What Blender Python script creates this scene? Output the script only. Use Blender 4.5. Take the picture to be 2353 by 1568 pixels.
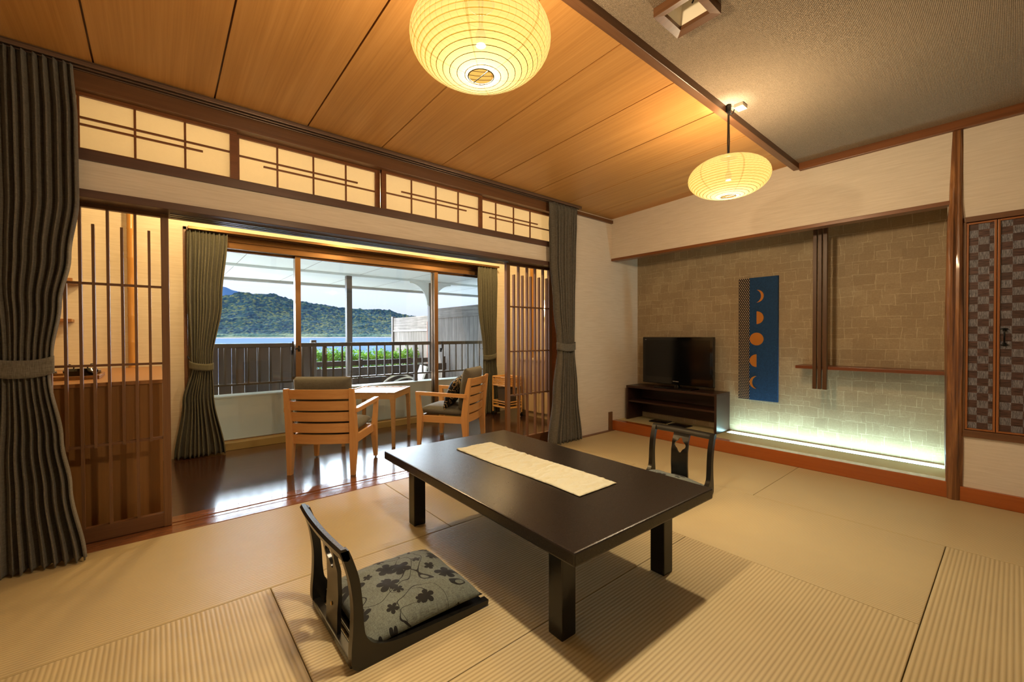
import bpy, bmesh, math, random
from mathutils import Vector, Matrix, noise
random.seed(7)
PI = math.pi
for o in list(bpy.data.objects):
    bpy.data.objects.remove(o, do_unlink=True)
S = bpy.context.scene
COL = S.collection

# ---------------------------------------------------------------- camera
F_PX, IMG_W = 970.84, 2353.0
YAW, PITCH, ROLL = math.radians(39.98), math.radians(-0.676), math.radians(-0.168)
cam_data = bpy.data.cameras.new('camera')
cam_data.sensor_width = 36.0
cam_data.lens = F_PX / IMG_W * 36.0
cam_data.clip_end = 8000.0
cam_data.clip_start = 0.02
cam = bpy.data.objects.new('camera', cam_data)
COL.objects.link(cam)
S.camera = cam
fwd = Vector((math.sin(YAW) * math.cos(PITCH), math.cos(YAW) * math.cos(PITCH), math.sin(PITCH)))
rgt = Vector((math.cos(YAW), -math.sin(YAW), 0.0))
upv = rgt.cross(fwd)
r2 = math.cos(ROLL) * rgt + math.sin(ROLL) * upv
u2 = -math.sin(ROLL) * rgt + math.cos(ROLL) * upv
m = Matrix((r2, u2, -fwd)).transposed().to_4x4()
m.translation = Vector((0.0, 0.0, 1.07))
cam.matrix_world = m

# ---------------------------------------------------------------- colour management, cycles
S.view_settings.view_transform = 'Standard'
S.view_settings.look = 'None'
S.view_settings.gamma = 1.0
S.view_settings.use_curve_mapping = False
S.view_settings.exposure = 0.1
S.cycles.max_bounces = 9
S.cycles.diffuse_bounces = 5
S.cycles.glossy_bounces = 4
S.cycles.transmission_bounces = 6
S.cycles.transparent_max_bounces = 16
S.cycles.caustics_reflective = False
S.cycles.caustics_refractive = False
S.cycles.sample_clamp_indirect = 4.0
S.cycles.use_denoising = True
S.cycles.use_light_tree = True

# ---------------------------------------------------------------- sky, sun, portal
W = bpy.data.worlds.new('sky')
S.world = W
W.use_nodes = True
wn = W.node_tree
wn.nodes.clear()
w_out = wn.nodes.new('ShaderNodeOutputWorld')
w_bg = wn.nodes.new('ShaderNodeBackground')
sky = wn.nodes.new('ShaderNodeTexSky')
sky.sky_type = 'NISHITA'
sky.sun_disc = False
sky.sun_elevation = math.radians(24)
sky.sun_rotation = math.radians(-60)
sky.air_density = 1.0
sky.dust_density = 3.0
sky.ozone_density = 1.5
w_mix = wn.nodes.new('ShaderNodeMix')
w_mix.data_type = 'RGBA'
w_mix.inputs[0].default_value = 0.6
w_mix.inputs[7].default_value = (1.20, 1.36, 1.85, 1)
w_bg.inputs['Strength'].default_value = 1.0
w_mul = wn.nodes.new('ShaderNodeVectorMath')
w_mul.operation = 'SCALE'
w_mul.inputs['Scale'].default_value = 0.22
wn.links.new(sky.outputs[0], w_mul.inputs[0])
wn.links.new(w_mul.outputs[0], w_mix.inputs[6])
w_tc = wn.nodes.new('ShaderNodeTexCoord')
w_sp = wn.nodes.new('ShaderNodeSeparateXYZ')
wn.links.new(w_tc.outputs['Generated'], w_sp.inputs[0])
w_g = wn.nodes.new('ShaderNodeMath'); w_g.operation = 'MULTIPLY_ADD'; w_g.use_clamp = False
w_g.inputs[1].default_value = 2.2; w_g.inputs[2].default_value = 0.80
wn.links.new(w_sp.outputs[2], w_g.inputs[0])
w_m2 = wn.nodes.new('ShaderNodeVectorMath'); w_m2.operation = 'SCALE'
wn.links.new(w_mix.outputs[2], w_m2.inputs[0]); wn.links.new(w_g.outputs[0], w_m2.inputs['Scale'])
wn.links.new(w_m2.outputs[0], w_bg.inputs['Color'])
wn.links.new(w_bg.outputs[0], w_out.inputs['Surface'])

sun_d = bpy.data.lights.new('sun', 'SUN')
sun_d.energy = 6.0
sun_d.angle = math.radians(1.0)
sun_d.color = (1.0, 0.93, 0.80)
sun_o = bpy.data.objects.new('sun', sun_d)
COL.objects.link(sun_o)
sun_o.rotation_euler = Vector((0.80, -0.20, -0.46)).to_track_quat('-Z', 'Y').to_euler()

# second sun lamp added as cool fill, standing in for the bright hazy sky
glow_d = bpy.data.lights.new('sky_fill_sun', 'SUN')
glow_d.energy = 34.0
glow_d.angle = math.radians(62)
glow_d.color = (0.74, 0.87, 1.0)
glow_o = bpy.data.objects.new('sky_fill_sun', glow_d)
COL.objects.link(glow_o)
glow_o.rotation_euler = Vector((-0.20, -1.0, -0.24)).to_track_quat('-Z', 'Y').to_euler()

port_d = bpy.data.lights.new('window_portal', 'AREA')
port_d.shape = 'RECTANGLE'
port_d.size, port_d.size_y = 3.5, 1.95
port_d.cycles.is_portal = True
port = bpy.data.objects.new('window_portal', port_d)
COL.objects.link(port)
port.location = (1.93, 4.93, 0.98)
port.rotation_euler = (-PI / 2, 0, 0)   # faces -y, into the room

LANTERN_W = 145.0
LANTERN_COL = (1.0, 0.79, 0.53)
DOWNLIGHT_W = 43.0
STRIP_E = 25.0

# ---------------------------------------------------------------- helpers: nodes
def lin(h):
    h = h.lstrip('#')
    c = [int(h[i:i + 2], 16) / 255 for i in (0, 2, 4)]
    return tuple(x / 12.92 if x <= 0.04045 else ((x + 0.055) / 1.055) ** 2.4 for x in c) + (1.0,)

class N:
    """tiny node-building helper around one material"""
    def __init__(self, name):
        self.m = bpy.data.materials.new(name)
        self.m.use_nodes = True
        self.t = self.m.node_tree
        self.t.nodes.clear()
        self.out = self.t.nodes.new('ShaderNodeOutputMaterial')
    def n(self, typ, **kw):
        x = self.t.nodes.new('ShaderNode' + typ)
        for k, v in kw.items():
            if k == 'ins':
                for i, val in v.items():
                    x.inputs[i].default_value = val
            else:
                setattr(x, k, v)
        return x
    def l(self, a, b):
        self.t.links.new(a, b)
    def obj(self, scale=(1, 1, 1), rot=(0, 0, 0), loc=(0, 0, 0), src='Object'):
        c = self.n('TexCoord')
        mp = self.n('Mapping')
        mp.inputs['Scale'].default_value = scale
        mp.inputs['Rotation'].default_value = rot
        mp.inputs['Location'].default_value = loc
        self.l(c.outputs[src], mp.inputs[0])
        return mp.outputs[0]
    def noise(self, vec, scale=5, detail=3, rough=0.5, dist=0.0):
        x = self.n('TexNoise', ins={'Scale': scale, 'Detail': detail, 'Roughness': rough, 'Distortion': dist})
        self.l(vec, x.inputs['Vector'])
        return x.outputs['Fac']
    def ramp(self, fac, stops):
        r = self.n('ValToRGB')
        e = r.color_ramp.elements
        while len(e) < len(stops):
            e.new(0.5)
        for i, (p, c) in enumerate(stops):
            e[i].position = p
            e[i].color = c if len(c) == 4 else tuple(c) + (1,)
        self.l(fac, r.inputs[0])
        return r.outputs[0]
    def math(self, op, a, b=None, c=None, clamp=False):
        x = self.n('Math', operation=op, use_clamp=clamp)
        for i, v in enumerate((a, b, c)):
            if v is None:
                continue
            if isinstance(v, (int, float)):
                x.inputs[i].default_value = v
            else:
                self.l(v, x.inputs[i])
        return x.outputs[0]
    def mix(self, fac, a, b, blend='MIX'):
        x = self.n('Mix', data_type='RGBA', blend_type=blend)
        for i, v in ((0, fac), (6, a), (7, b)):
            if isinstance(v, (int, float)):
                x.inputs[i].default_value = v
            elif isinstance(v, tuple):
                x.inputs[i].default_value = v
            else:
                self.l(v, x.inputs[i])
        return x.outputs[2]
    def bump(self, height, strength=0.3, dist=0.01):
        b = self.n('Bump', ins={'Strength': strength, 'Distance': dist})
        self.l(height, b.inputs['Height'])
        return b.outputs[0]
    def sep(self, vec):
        x = self.n('SeparateXYZ')
        self.l(vec, x.inputs[0])
        return x.outputs
    def bsdf(self, color, rough=0.6, normal=None, spec=0.5, metal=0.0, ior=1.45, coat=0.0, sheen=0.0, link=True):
        p = self.n('BsdfPrincipled')
        for k, v in (('Base Color', color), ('Roughness', rough), ('Metallic', metal)):
            if isinstance(v, (int, float, tuple)):
                p.inputs[k].default_value = v
            else:
                self.l(v, p.inputs[k])
        p.inputs['Specular IOR Level'].default_value = spec
        p.inputs['IOR'].default_value = ior
        p.inputs['Coat Weight'].default_value = coat
        p.inputs['Coat Roughness'].default_value = 0.08
        p.inputs['Sheen Weight'].default_value = sheen
        if normal is not None:
            self.l(normal, p.inputs['Normal'])
        if link:
            self.l(p.outputs[0], self.out.inputs[0])
        return p

def plain(name, hexc, rough=0.5, metal=0.0, spec=0.5, var=0.06, coat=0.0):
    k = N(name)
    v = k.obj()
    f = k.noise(v, 14, 3)
    c = lin(hexc)
    d = tuple(x * (1 - var * 2) for x in c[:3]) + (1,)
    k.bsdf(k.mix(f, c, d), rough, metal=metal, spec=spec, coat=coat)
    return k.m

def wood(name, light, dark, axis='x', scale=1.0, rough=0.4, contrast=1.0, bump=0.12, coat=0.0, spec=0.5):
    """straight-grained wood; the grain runs along axis"""
    k = N(name)
    lo, hi = 1.2 * scale, 42 * scale
    sc = {'x': (lo, hi, hi), 'y': (hi, lo, hi), 'z': (hi, hi, lo)}[axis]
    v = k.obj(scale=sc)
    f1 = k.noise(v, 1.0, 5, 0.6, 0.25)
    sc2 = tuple(s * 5 for s in sc)
    f2 = k.noise(k.obj(scale=sc2), 1.0, 3, 0.6)
    f = k.math('ADD', k.math('MULTIPLY', f1, 0.7), k.math('MULTIPLY', f2, 0.3))
    a = 0.5 - 0.22 / contrast
    b = 0.5 + 0.22 / contrast
    col = k.ramp(f, [(a, lin(dark)), (b, lin(light))])
    k.bsdf(col, rough, k.bump(f2, bump, 0.003), coat=coat, spec=spec)
    return k.m

# ---------------------------------------------------------------- helpers: mesh
class MB:
    def __init__(self):
        self.v, self.f, self.mi = [], [], []
    def add(self, verts, faces, mi=0):
        b = len(self.v)
        self.v += [tuple(p) for p in verts]
        self.f += [tuple(b + i for i in f) for f in faces]
        self.mi += [mi] * len(faces)
        return self
    def box(self, lo, hi, mi=0, bev=0.0, mat=None):
        lo, hi = [min(a, b) for a, b in zip(lo, hi)], [max(a, b) for a, b in zip(lo, hi)]
        if bev > 0:
            bm = bmesh.new()
            bmesh.ops.create_cube(bm, size=1.0)
            for v in bm.verts:
                v.co = Vector([lo[i] + (v.co[i] + 0.5) * (hi[i] - lo[i]) for i in range(3)])
            bmesh.ops.bevel(bm, geom=list(bm.edges), offset=bev, segments=2, affect='EDGES', profile=0.6)
            bm.verts.index_update()
            vs = [v.co.copy() for v in bm.verts]
            fs = [[v.index for v in f.verts] for f in bm.faces]
            bm.free()
        else:
            vs = [Vector((x, y, z)) for z in (lo[2], hi[2]) for y in (lo[1], hi[1]) for x in (lo[0], hi[0])]
            fs = [(0, 2, 3, 1), (4, 5, 7, 6), (0, 1, 5, 4), (2, 6, 7, 3), (0, 4, 6, 2), (1, 3, 7, 5)]
        if mat is not None:
            vs = [mat @ p for p in vs]
        return self.add(vs, fs, mi)
    def loft(self, rings, cap=True, closed=True, mi=0):
        n = len(rings[0])
        vs = [p for r in rings for p in r]
        fs = []
        for i in range(len(rings) - 1):
            for j in range(n if closed else n - 1):
                k = (j + 1) % n
                fs.append((i * n + j, i * n + k, (i + 1) * n + k, (i + 1) * n + j))
        if cap and closed:
            fs.append(tuple(reversed(range(n))))
            fs.append(tuple((len(rings) - 1) * n + j for j in range(n)))
        return self.add(vs, fs, mi)
    def taper(self, stations, mi=0):
        """stations: (centre x, y, z, half x, half y): a post of rectangular section lofted upward"""
        rings = [[(x - a, y - b, z), (x + a, y - b, z), (x + a, y + b, z), (x - a, y + b, z)] for x, y, z, a, b in stations]
        return self.loft(rings, mi=mi)
    def tube(self, pts, r, seg=8, mi=0, cap=True):
        pts = [Vector(p) for p in pts]
        rings = []
        up = Vector((0, 0, 1))
        prev = None
        for i, p in enumerate(pts):
            t = (pts[min(i + 1, len(pts) - 1)] - pts[max(i - 1, 0)]).normalized()
            a = prev if prev is not None else (up if abs(t.dot(up)) < 0.9 else Vector((1, 0, 0)))
            u = (a - t * a.dot(t)).normalized()
            prev = u
            w = t.cross(u)
            rr = r[i] if isinstance(r, (list, tuple)) else r
            rings.append([p + (u * math.cos(2 * PI * k / seg) + w * math.sin(2 * PI * k / seg)) * rr for k in range(seg)])
        return self.loft(rings, cap=cap, mi=mi)
    def lathe(self, prof, seg=32, c=(0, 0, 0), mi=0, cap=False):
        rings = [[(c[0] + r * math.cos(2 * PI * k / seg), c[1] + r * math.sin(2 * PI * k / seg), c[2] + z) for k in range(seg)] for r, z in prof]
        return self.loft(rings, cap=cap, mi=mi)
    def prism(self, poly, lo, hi, axis='y', mi=0):
        """polygon in the plane across axis, extruded from lo to hi"""
        def P(a, b, t):
            return {'y': (a, t, b), 'x': (t, a, b), 'z': (a, b, t)}[axis]
        return self.loft([[P(a, b, t) for a, b in poly] for t in (lo, hi)], mi=mi)
    def build(self, name, mats, parent=None, smooth=False, world=True, angle=35):
        me = bpy.data.meshes.new(name)
        vs = self.v
        if parent is not None and world:
            inv = parent.matrix_world.inverted() if parent.type != 'EMPTY' else ENT[parent.name].inverted()
            vs = [inv @ Vector(p) for p in vs]
        me.from_pydata([tuple(p) for p in vs], [], self.f)
        if not isinstance(mats, (list, tuple)):
            mats = [mats]
        for x in mats:
            me.materials.append(x)
        for p, i in zip(me.polygons, self.mi):
            p.material_index = i
        bm = bmesh.new()
        bm.from_mesh(me)
        bmesh.ops.recalc_face_normals(bm, faces=bm.faces)
        bm.to_mesh(me)
        bm.free()
        if smooth:
            me.polygons.foreach_set('use_smooth', [True] * len(me.polygons))
            if angle:
                me.set_sharp_from_angle(angle=math.radians(angle))
        o = bpy.data.objects.new(name, me)
        COL.objects.link(o)
        if parent is not None:
            o.parent = parent
        return o

ENT = {}
def thing(name, label, cat, loc=(0, 0, 0), rz=0.0, group=None):
    o = bpy.data.objects.new(name, None)
    COL.objects.link(o)
    o.empty_display_size = 0.1
    o.location = loc
    o.rotation_euler = (0, 0, rz)
    ENT[o.name] = Matrix.Translation(loc) @ Matrix.Rotation(rz, 4, 'Z')
    o['label'], o['category'] = label, cat
    if group:
        o['group'] = group
    return o
def sub(mb, name, mats, parent_obj, **kw):
    """a sub-part: child of a mesh part that itself sits at its thing's origin"""
    root = parent_obj.parent
    o = mb.build(name, mats, root, **kw)
    o.parent = parent_obj
    return o
def tag(o, label, cat, group=None, kind=None):
    o['label'], o['category'] = label, cat
    if group:
        o['group'] = group
    if kind:
        o['kind'] = kind
    return o
def struct(mb, name, mats, parent=None, **kw):
    o = mb.build(name, mats, parent, **kw)
    if parent is None:
        o['kind'] = 'structure'
    return o
def dup(root, loc, rz, label, group=None):
    r = root.copy()
    COL.objects.link(r)
    r.location, r.rotation_euler = loc, (0, 0, rz)
    ENT[r.name] = Matrix.Translation(loc) @ Matrix.Rotation(rz, 4, 'Z')
    r['label'] = label
    if group:
        r['group'] = group
    for ch in list(root.children):
        c = ch.copy()
        COL.objects.link(c)
        c.parent = r
        for g in list(ch.children):
            d = g.copy()
            COL.objects.link(d)
            d.parent = c
    return r
def interp(tab, t):
    if t <= tab[0][0]:
        return tab[0][1]
    for (a, x), (b, y) in zip(tab, tab[1:]):
        if t <= b:
            s = (t - a) / (b - a)
            s = s * s * (3 - 2 * s)
            return x + (y - x) * s
    return tab[-1][1]

# ================================================================ materials
def m_tatami(axis):
    k = N('tatami_' + axis)
    c = k.n('TexCoord')
    s = k.sep(c.outputs['Object'])
    a = s[1] if axis == 'x' else s[0]          # ribs run along axis, so they repeat across it
    per = 0.0148
    w = k.math('SINE', k.math('MULTIPLY', a, 2 * PI / per))
    rib = k.math('MULTIPLY_ADD', w, 0.5, 0.5)
    fine = (9, 420, 1) if axis == 'x' else (420, 9, 1)
    weave = k.noise(k.obj(scale=fine), 1.0, 2)
    big = k.noise(k.obj(), 1.3, 4, 0.6)
    col = k.mix(k.math('POWER', rib, 0.6), lin('#93825f'), lin('#bfae87'))
    col = k.mix(k.math('MULTIPLY', weave, 0.35), col, lin('#a8966f'))
    col = k.mix(k.ramp(big, [(0.35, (0, 0, 0)), (0.7, (0.35, 0.35, 0.35))]), col, lin('#c3b183'))
    k.bsdf(col, 0.42, k.bump(rib, 0.38, 0.0016), spec=0.35)
    return k.m
MT_X, MT_Y = m_tatami('x'), m_tatami('y')
M_TAT_PLAIN = plain('tatami_plain', '#b3a67c', 0.55, var=0.04)
M_GAP = plain('dark_gap', '#2a1c10', 0.8)

def m_wall(name, hexa, hexb, axis='x'):
    k = N(name)
    sc = {'x': (6, 6, 150), 'y': (6, 6, 150)}[axis]
    f = k.noise(k.obj(scale=sc), 1.0, 4, 0.65)
    g = k.noise(k.obj(scale=(40, 40, 420)), 1.0, 2)
    col = k.ramp(f, [(0.3, lin(hexb)), (0.68, lin(hexa))])
    k.bsdf(col, 0.85, k.bump(g, 0.25, 0.002), spec=0.2)
    return k.m
M_WALL = m_wall('wallpaper_cream', '#d6ccbe', '#c8bdad')
M_WALL_E = m_wall('wallpaper_veranda', '#dcd2bd', '#cfc3aa')

def m_toko():
    k = N('wallpaper_patchwork')
    s = k.sep(k.obj())
    wob = k.n('TexNoise', ins={'Scale': 5.0, 'Detail': 3.0})
    k.l(k.obj(), wob.inputs['Vector'])
    ws = k.sep(wob.outputs['Color'])
    def patches(w_, h_, off, sq):
        c = k.n('CombineXYZ')
        k.l(k.math('MULTIPLY_ADD', ws[0], 0.035, k.math('ADD', s[1], off)), c.inputs[0])
        k.l(k.math('MULTIPLY_ADD', ws[1], 0.030, s[2]), c.inputs[1])
        br = k.n('TexBrick', ins={'Scale': 1.0, 'Mortar Size': 0.0022, 'Mortar Smooth': 0.8, 'Brick Width': w_, 'Row Height': h_,
                                  'Color1': (0, 0, 0, 1), 'Color2': (1, 1, 1, 1), 'Mortar': (0.5, 0.5, 0.5, 1)}, offset=0.41, offset_frequency=2, squash=sq, squash_frequency=3)
        k.l(c.outputs[0], br.inputs['Vector'])
        return br.outputs['Fac'], k.sep(br.outputs['Color'])[0]
    e1, t1 = patches(0.150, 0.088, 0.0, 0.6)
    e2, t2 = patches(0.098, 0.121, 0.37, 1.5)
    fade = k.ramp(k.noise(k.obj(), 11.0, 3), [(0.44, (0, 0, 0)), (0.58, (1, 1, 1))])
    scr = k.noise(k.obj(scale=(1, 60, 240)), 1.0, 4, 0.7)
    scr2 = k.noise(k.obj(scale=(1, 260, 60)), 1.0, 4, 0.7)
    big = k.noise(k.obj(), 2.4, 4, 0.6)
    f = k.math('MULTIPLY_ADD', t1, 0.09, 0.06)
    f = k.math('MULTIPLY_ADD', t2, 0.06, f)
    f = k.math('MULTIPLY_ADD', k.math('MULTIPLY', e1, fade), 0.30, f)
    f = k.math('MULTIPLY_ADD', k.math('MULTIPLY', e2, k.math('SUBTRACT', 1.0, fade)), 0.22, f)
    f = k.math('MULTIPLY_ADD', scr, 0.30, f)
    f = k.math('MULTIPLY_ADD', scr2, 0.22, f)
    f = k.math('MULTIPLY_ADD', big, 0.22, f)
    col = k.ramp(f, [(0.30, lin('#7e6d55')), (0.52, lin('#968469')), (0.85, lin('#c4b799'))])
    k.bsdf(col, 0.6, k.bump(f, 0.2, 0.002), spec=0.3)
    return k.m
M_TOKO = m_toko()

M_W_RED = wood('wood_reddish', '#84522f', '#5c361c', 'x', rough=0.35, contrast=0.8)
M_W_RED_Y = wood('wood_reddish_y', '#84522f', '#5c361c', 'y', rough=0.35, contrast=0.8)
M_W_BROWN_X = wood('wood_brown_x', '#755034', '#523520', 'x', rough=0.38, contrast=0.8)
M_W_BROWN_Y = wood('wood_brown_y', '#755034', '#523520', 'y', rough=0.38, contrast=0.8)
M_W_BROWN_Z = wood('wood_brown_z', '#7d5a3c', '#5a3d26', 'z', rough=0.38, contrast=0.8)
M_NAGESHI = wood('wood_nageshi', '#5f453b', '#423029', 'x', rough=0.4, contrast=0.7)
M_KAMACHI = wood('wood_vermilion', '#a85c26', '#8c4415', 'y', rough=0.22, contrast=0.6, coat=0.4)
M_CEIL_W = None
def m_ceiling():
    k = N('ceiling_cedar_boards')
    s = k.sep(k.obj())
    cell = k.math('FLOOR', k.math('DIVIDE', k.math('ADD', s[0], 0.225), 0.4795))
    off = k.math('MULTIPLY', cell, 7.31)
    cmb = k.n('CombineXYZ')
    k.l(k.math('MULTIPLY_ADD', s[0], 60, off), cmb.inputs[0])
    k.l(k.math('MULTIPLY', s[1], 0.9), cmb.inputs[1])
    f1 = k.noise(cmb.outputs[0], 1.0, 4, 0.65, 0.12)
    cmb2 = k.n('CombineXYZ')
    k.l(k.math('MULTIPLY_ADD', s[0], 8, off), cmb2.inputs[0])
    k.l(k.math('MULTIPLY', s[1], 0.5), cmb2.inputs[1])
    f2 = k.noise(cmb2.outputs[0], 1.0, 3, 0.6, 0.4)
    f = k.math('MULTIPLY_ADD', f1, 0.6, k.math('MULTIPLY', f2, 0.4))
    col = k.ramp(f, [(0.3, lin('#a1703a')), (0.5, lin('#b58348')), (0.7, lin('#c59357'))])
    k.bsdf(col, 0.40, k.bump(f1, 0.08, 0.002), spec=0.4)
    return k.m
M_CEIL_W = m_ceiling()
def m_textile():
    k = N('ceiling_textile')
    v = k.obj()
    w1 = k.n('TexWave', ins={'Scale': 46.0, 'Distortion': 2.5, 'Detail': 2.0, 'Detail Scale': 3.0}, wave_type='BANDS', bands_direction='X')
    k.l(v, w1.inputs[0])
    w2 = k.n('TexWave', ins={'Scale': 62.0, 'Distortion': 2.5, 'Detail': 2.0, 'Detail Scale': 3.0}, wave_type='BANDS', bands_direction='Y')
    k.l(v, w2.inputs[0])
    nz = k.noise(v, 210, 2)
    f = k.math('MULTIPLY', w1.outputs['Fac'], w2.outputs['Fac'])
    f = k.math('MULTIPLY_ADD', nz, 0.55, f)
    col = k.ramp(f, [(0.2, lin('#6a5e50')), (0.75, lin('#a89681'))])
    k.bsdf(col, 0.95, k.bump(f, 0.7, 0.004), spec=0.15)
    return k.m
M_TEXTILE = m_textile()
def m_floor_dark():
    k = N('veranda_dark_planks')
    s = k.sep(k.obj())
    cmb = k.n('CombineXYZ')
    k.l(s[0], cmb.inputs[0]); k.l(s[1], cmb.inputs[1])
    br = k.n('TexBrick', ins={'Scale': 1.0, 'Mortar Size': 0.0016, 'Mortar Smooth': 0.1, 'Brick Width': 0.93, 'Row Height': 0.0757,
                              'Color1': (0.35, 0.35, 0.35, 1), 'Color2': (0.65, 0.65, 0.65, 1), 'Mortar': (0, 0, 0, 1)}, offset=0.37, offset_frequency=2)
    k.l(cmb.outputs[0], br.inputs['Vector'])
    g = k.noise(k.obj(scale=(3, 55, 1)), 1.0, 4, 0.6, 0.3)
    f = k.math('MULTIPLY_ADD', br.outputs[0], 0.5, k.math('MULTIPLY', g, 0.5))
    col = k.ramp(f, [(0.25, lin('#24130c')), (0.55, lin('#3d2418')), (0.8, lin('#543425'))])
    col = k.mix(br.outputs['Fac'], col, lin('#120906'))
    hgt = k.math('SUBTRACT', 1.0, br.outputs['Fac'])
    rough = k.math('MULTIPLY_ADD', g, 0.12, 0.12)
    p = k.bsdf(col, 0.1, k.bump(hgt, 0.35, 0.0012), spec=0.5, ior=3.2, coat=0.0)
    k.l(rough, p.inputs['Roughness'])
    return k.m
M_FLOOR_D = m_floor_dark()
M_SILL = wood('sill_wood', '#8a5a38', '#6a3d22', 'x', rough=0.18, contrast=0.8, coat=0.5)

def m_paper(name, hexc, transp=0.0, seams=0, glow=None, dim=1.0):
    k = N(name)
    v = k.obj()
    f = k.noise(v, 45, 5, 0.7, 0.6)
    col = k.mix(k.math('MULTIPLY', f, 0.35), lin(hexc), tuple(x * 0.8 for x in lin(hexc)[:3]) + (1,))
    if seams:
        s = k.sep(v)
        ang = k.math('DIVIDE', k.math('ARCTAN2', s[1], s[0]), 2 * PI)
        fr = k.math('FRACT', k.math('MULTIPLY_ADD', ang, seams, 0.3))
        band = k.math('LESS_THAN', fr, 0.035)
        col = k.mix(k.math('MULTIPLY', band, 0.45), col, lin('#c98a3a'))
    raw = col
    if dim != 1.0:
        col = k.mix(1.0, col, (dim, dim, dim, 1), 'MULTIPLY')
    tr = k.n('BsdfTranslucent'); k.l(col, tr.inputs[0])
    df = k.n('BsdfDiffuse'); k.l(col, df.inputs[0])
    mx = k.n('MixShader', ins={0: 0.35}); k.l(tr.outputs[0], mx.inputs[1]); k.l(df.outputs[0], mx.inputs[2])
    last = mx.outputs[0]
    if glow:
        em = k.n('Emission', ins={'Strength': glow[1]})
        k.l(k.mix(1.0, raw, glow[0], 'MULTIPLY'), em.inputs[0])
        ad = k.n('AddShader'); k.l(last, ad.inputs[0]); k.l(em.outputs[0], ad.inputs[1])
        last = ad.outputs[0]
    if transp:
        tp = k.n('BsdfTransparent')
        tp.inputs[0].default_value = (1.0, 0.95, 0.85, 1)
        m2 = k.n('MixShader', ins={0: transp}); k.l(last, m2.inputs[1]); k.l(tp.outputs[0], m2.inputs[2])
        last = m2.outputs[0]
    k.l(last, k.out.inputs[0])
    return k.m
M_SHOJI = m_paper('shoji_paper', '#f2ecdc')
M_LANTERN = m_paper('lantern_paper', '#fff3d6', transp=0.35, seams=6, glow=((1.0, 0.58, 0.055, 1), 1.0), dim=0.017)
M_RIBWIRE = plain('lantern_rib', '#0c0804', 0.9, spec=0.0)

def m_glass(name='window_glass'):
    k = N(name)
    fr = k.n('Fresnel', ins={'IOR': 1.45})
    tp = k.n('BsdfTransparent'); tp.inputs[0].default_value = (0.97, 0.985, 0.98, 1)
    gl = k.n('BsdfGlossy'); gl.inputs['Roughness'].default_value = 0.02
    mx = k.n('MixShader')
    k.l(fr.outputs[0], mx.inputs[0]); k.l(tp.outputs[0], mx.inputs[1]); k.l(gl.outputs[0], mx.inputs[2])
    k.l(mx.outputs[0], k.out.inputs[0])
    return k.m
M_GLASS = m_glass()
M_ALU = plain('bronze_aluminium', '#80603e', 0.27, metal=0.8, var=0.03)
M_ALU_TAN = plain('sash_bottom_tan', '#8d7a4e', 0.35, metal=0.3, var=0.04)
M_BLACK = plain('black_plastic', '#0e0e10', 0.3)
M_BLACK_GLOSS = plain('black_gloss', '#060607', 0.06, spec=0.7)
M_IRON = plain('black_iron', '#121210', 0.45, metal=0.6)
M_STEEL = plain('steel', '#b9b9b9', 0.25, metal=0.9)
M_WHITE = plain('white_plastic', '#e7dfcc', 0.5)

def m_fabric(name, a, b, sheen=0.15):
    k = N(name)
    w1 = k.noise(k.obj(scale=(40, 40, 700)), 1.0, 2)
    w2 = k.noise(k.obj(scale=(700, 700, 40)), 1.0, 2)
    f = k.math('MULTIPLY_ADD', w1, 0.5, k.math('MULTIPLY', w2, 0.5))
    col = k.ramp(f, [(0.35, lin(b)), (0.65, lin(a))])
    k.bsdf(col, 0.9, k.bump(f, 0.4, 0.001), spec=0.2, sheen=sheen)
    return k.m
M_CURTAIN = m_fabric('curtain_fabric', '#706c64', '#45423c')
M_CURTAIN2 = m_fabric('curtain_fabric_veranda', '#5f5d4c', '#403f33')
M_CUSH = m_fabric('cushion_grey_brown', '#67665e', '#504f4a')
M_OAK_X = wood('oak_x', '#d8ab74', '#c08c54', 'x', rough=0.4, contrast=0.7)
M_OAK_Z = wood('oak_z', '#d8ab74', '#c08c54', 'z', rough=0.4, contrast=0.7)
M_OAK_Y = wood('oak_y', '#d8ab74', '#c08c54', 'y', rough=0.4, contrast=0.7)
M_TBL = wood('side_table_wood', '#b5946c', '#99784f', 'x', rough=0.2, contrast=0.6, bump=0.02)
M_DARKLAQ = None
def m_lacquer():
    k = N('black_brown_lacquer')
    v = k.obj()
    f = k.noise(v, 260, 2)
    g = k.noise(v, 3, 3)
    col = k.mix(g, lin('#120b06'), lin('#1a110a'))
    k.bsdf(col, k.math('MULTIPLY_ADD', f, 0.10, 0.24), k.bump(f, 0.35, 0.0005), spec=0.6)
    return k.m
M_DARKLAQ = m_lacquer()
M_EDGELAQ = plain('black_satin_lacquer', '#100d0b', 0.26, spec=0.55)
M_ZAISU = plain('black_lacquer_seat_frame', '#12110f', 0.26, spec=0.6)
def m_linen():
    k = N('linen_runner')
    v = k.obj()
    f = k.noise(k.obj(scale=(30, 500, 1)), 1.0, 2)
    g = k.noise(k.obj(scale=(500, 30, 1)), 1.0, 2)
    w = k.noise(v, 24, 5, 0.65, 1.2)
    c = k.mix(k.math('MULTIPLY_ADD', f, 0.4, k.math('MULTIPLY', g, 0.4)), lin('#b4b196'), lin('#d2cfb6'))
    h = k.math('MULTIPLY_ADD', w, 1.0, k.math('MULTIPLY', f, 0.06))
    k.bsdf(c, 0.9, k.bump(h, 0.9, 0.006), spec=0.15)
    return k.m
M_LINEN = m_linen()

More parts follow.
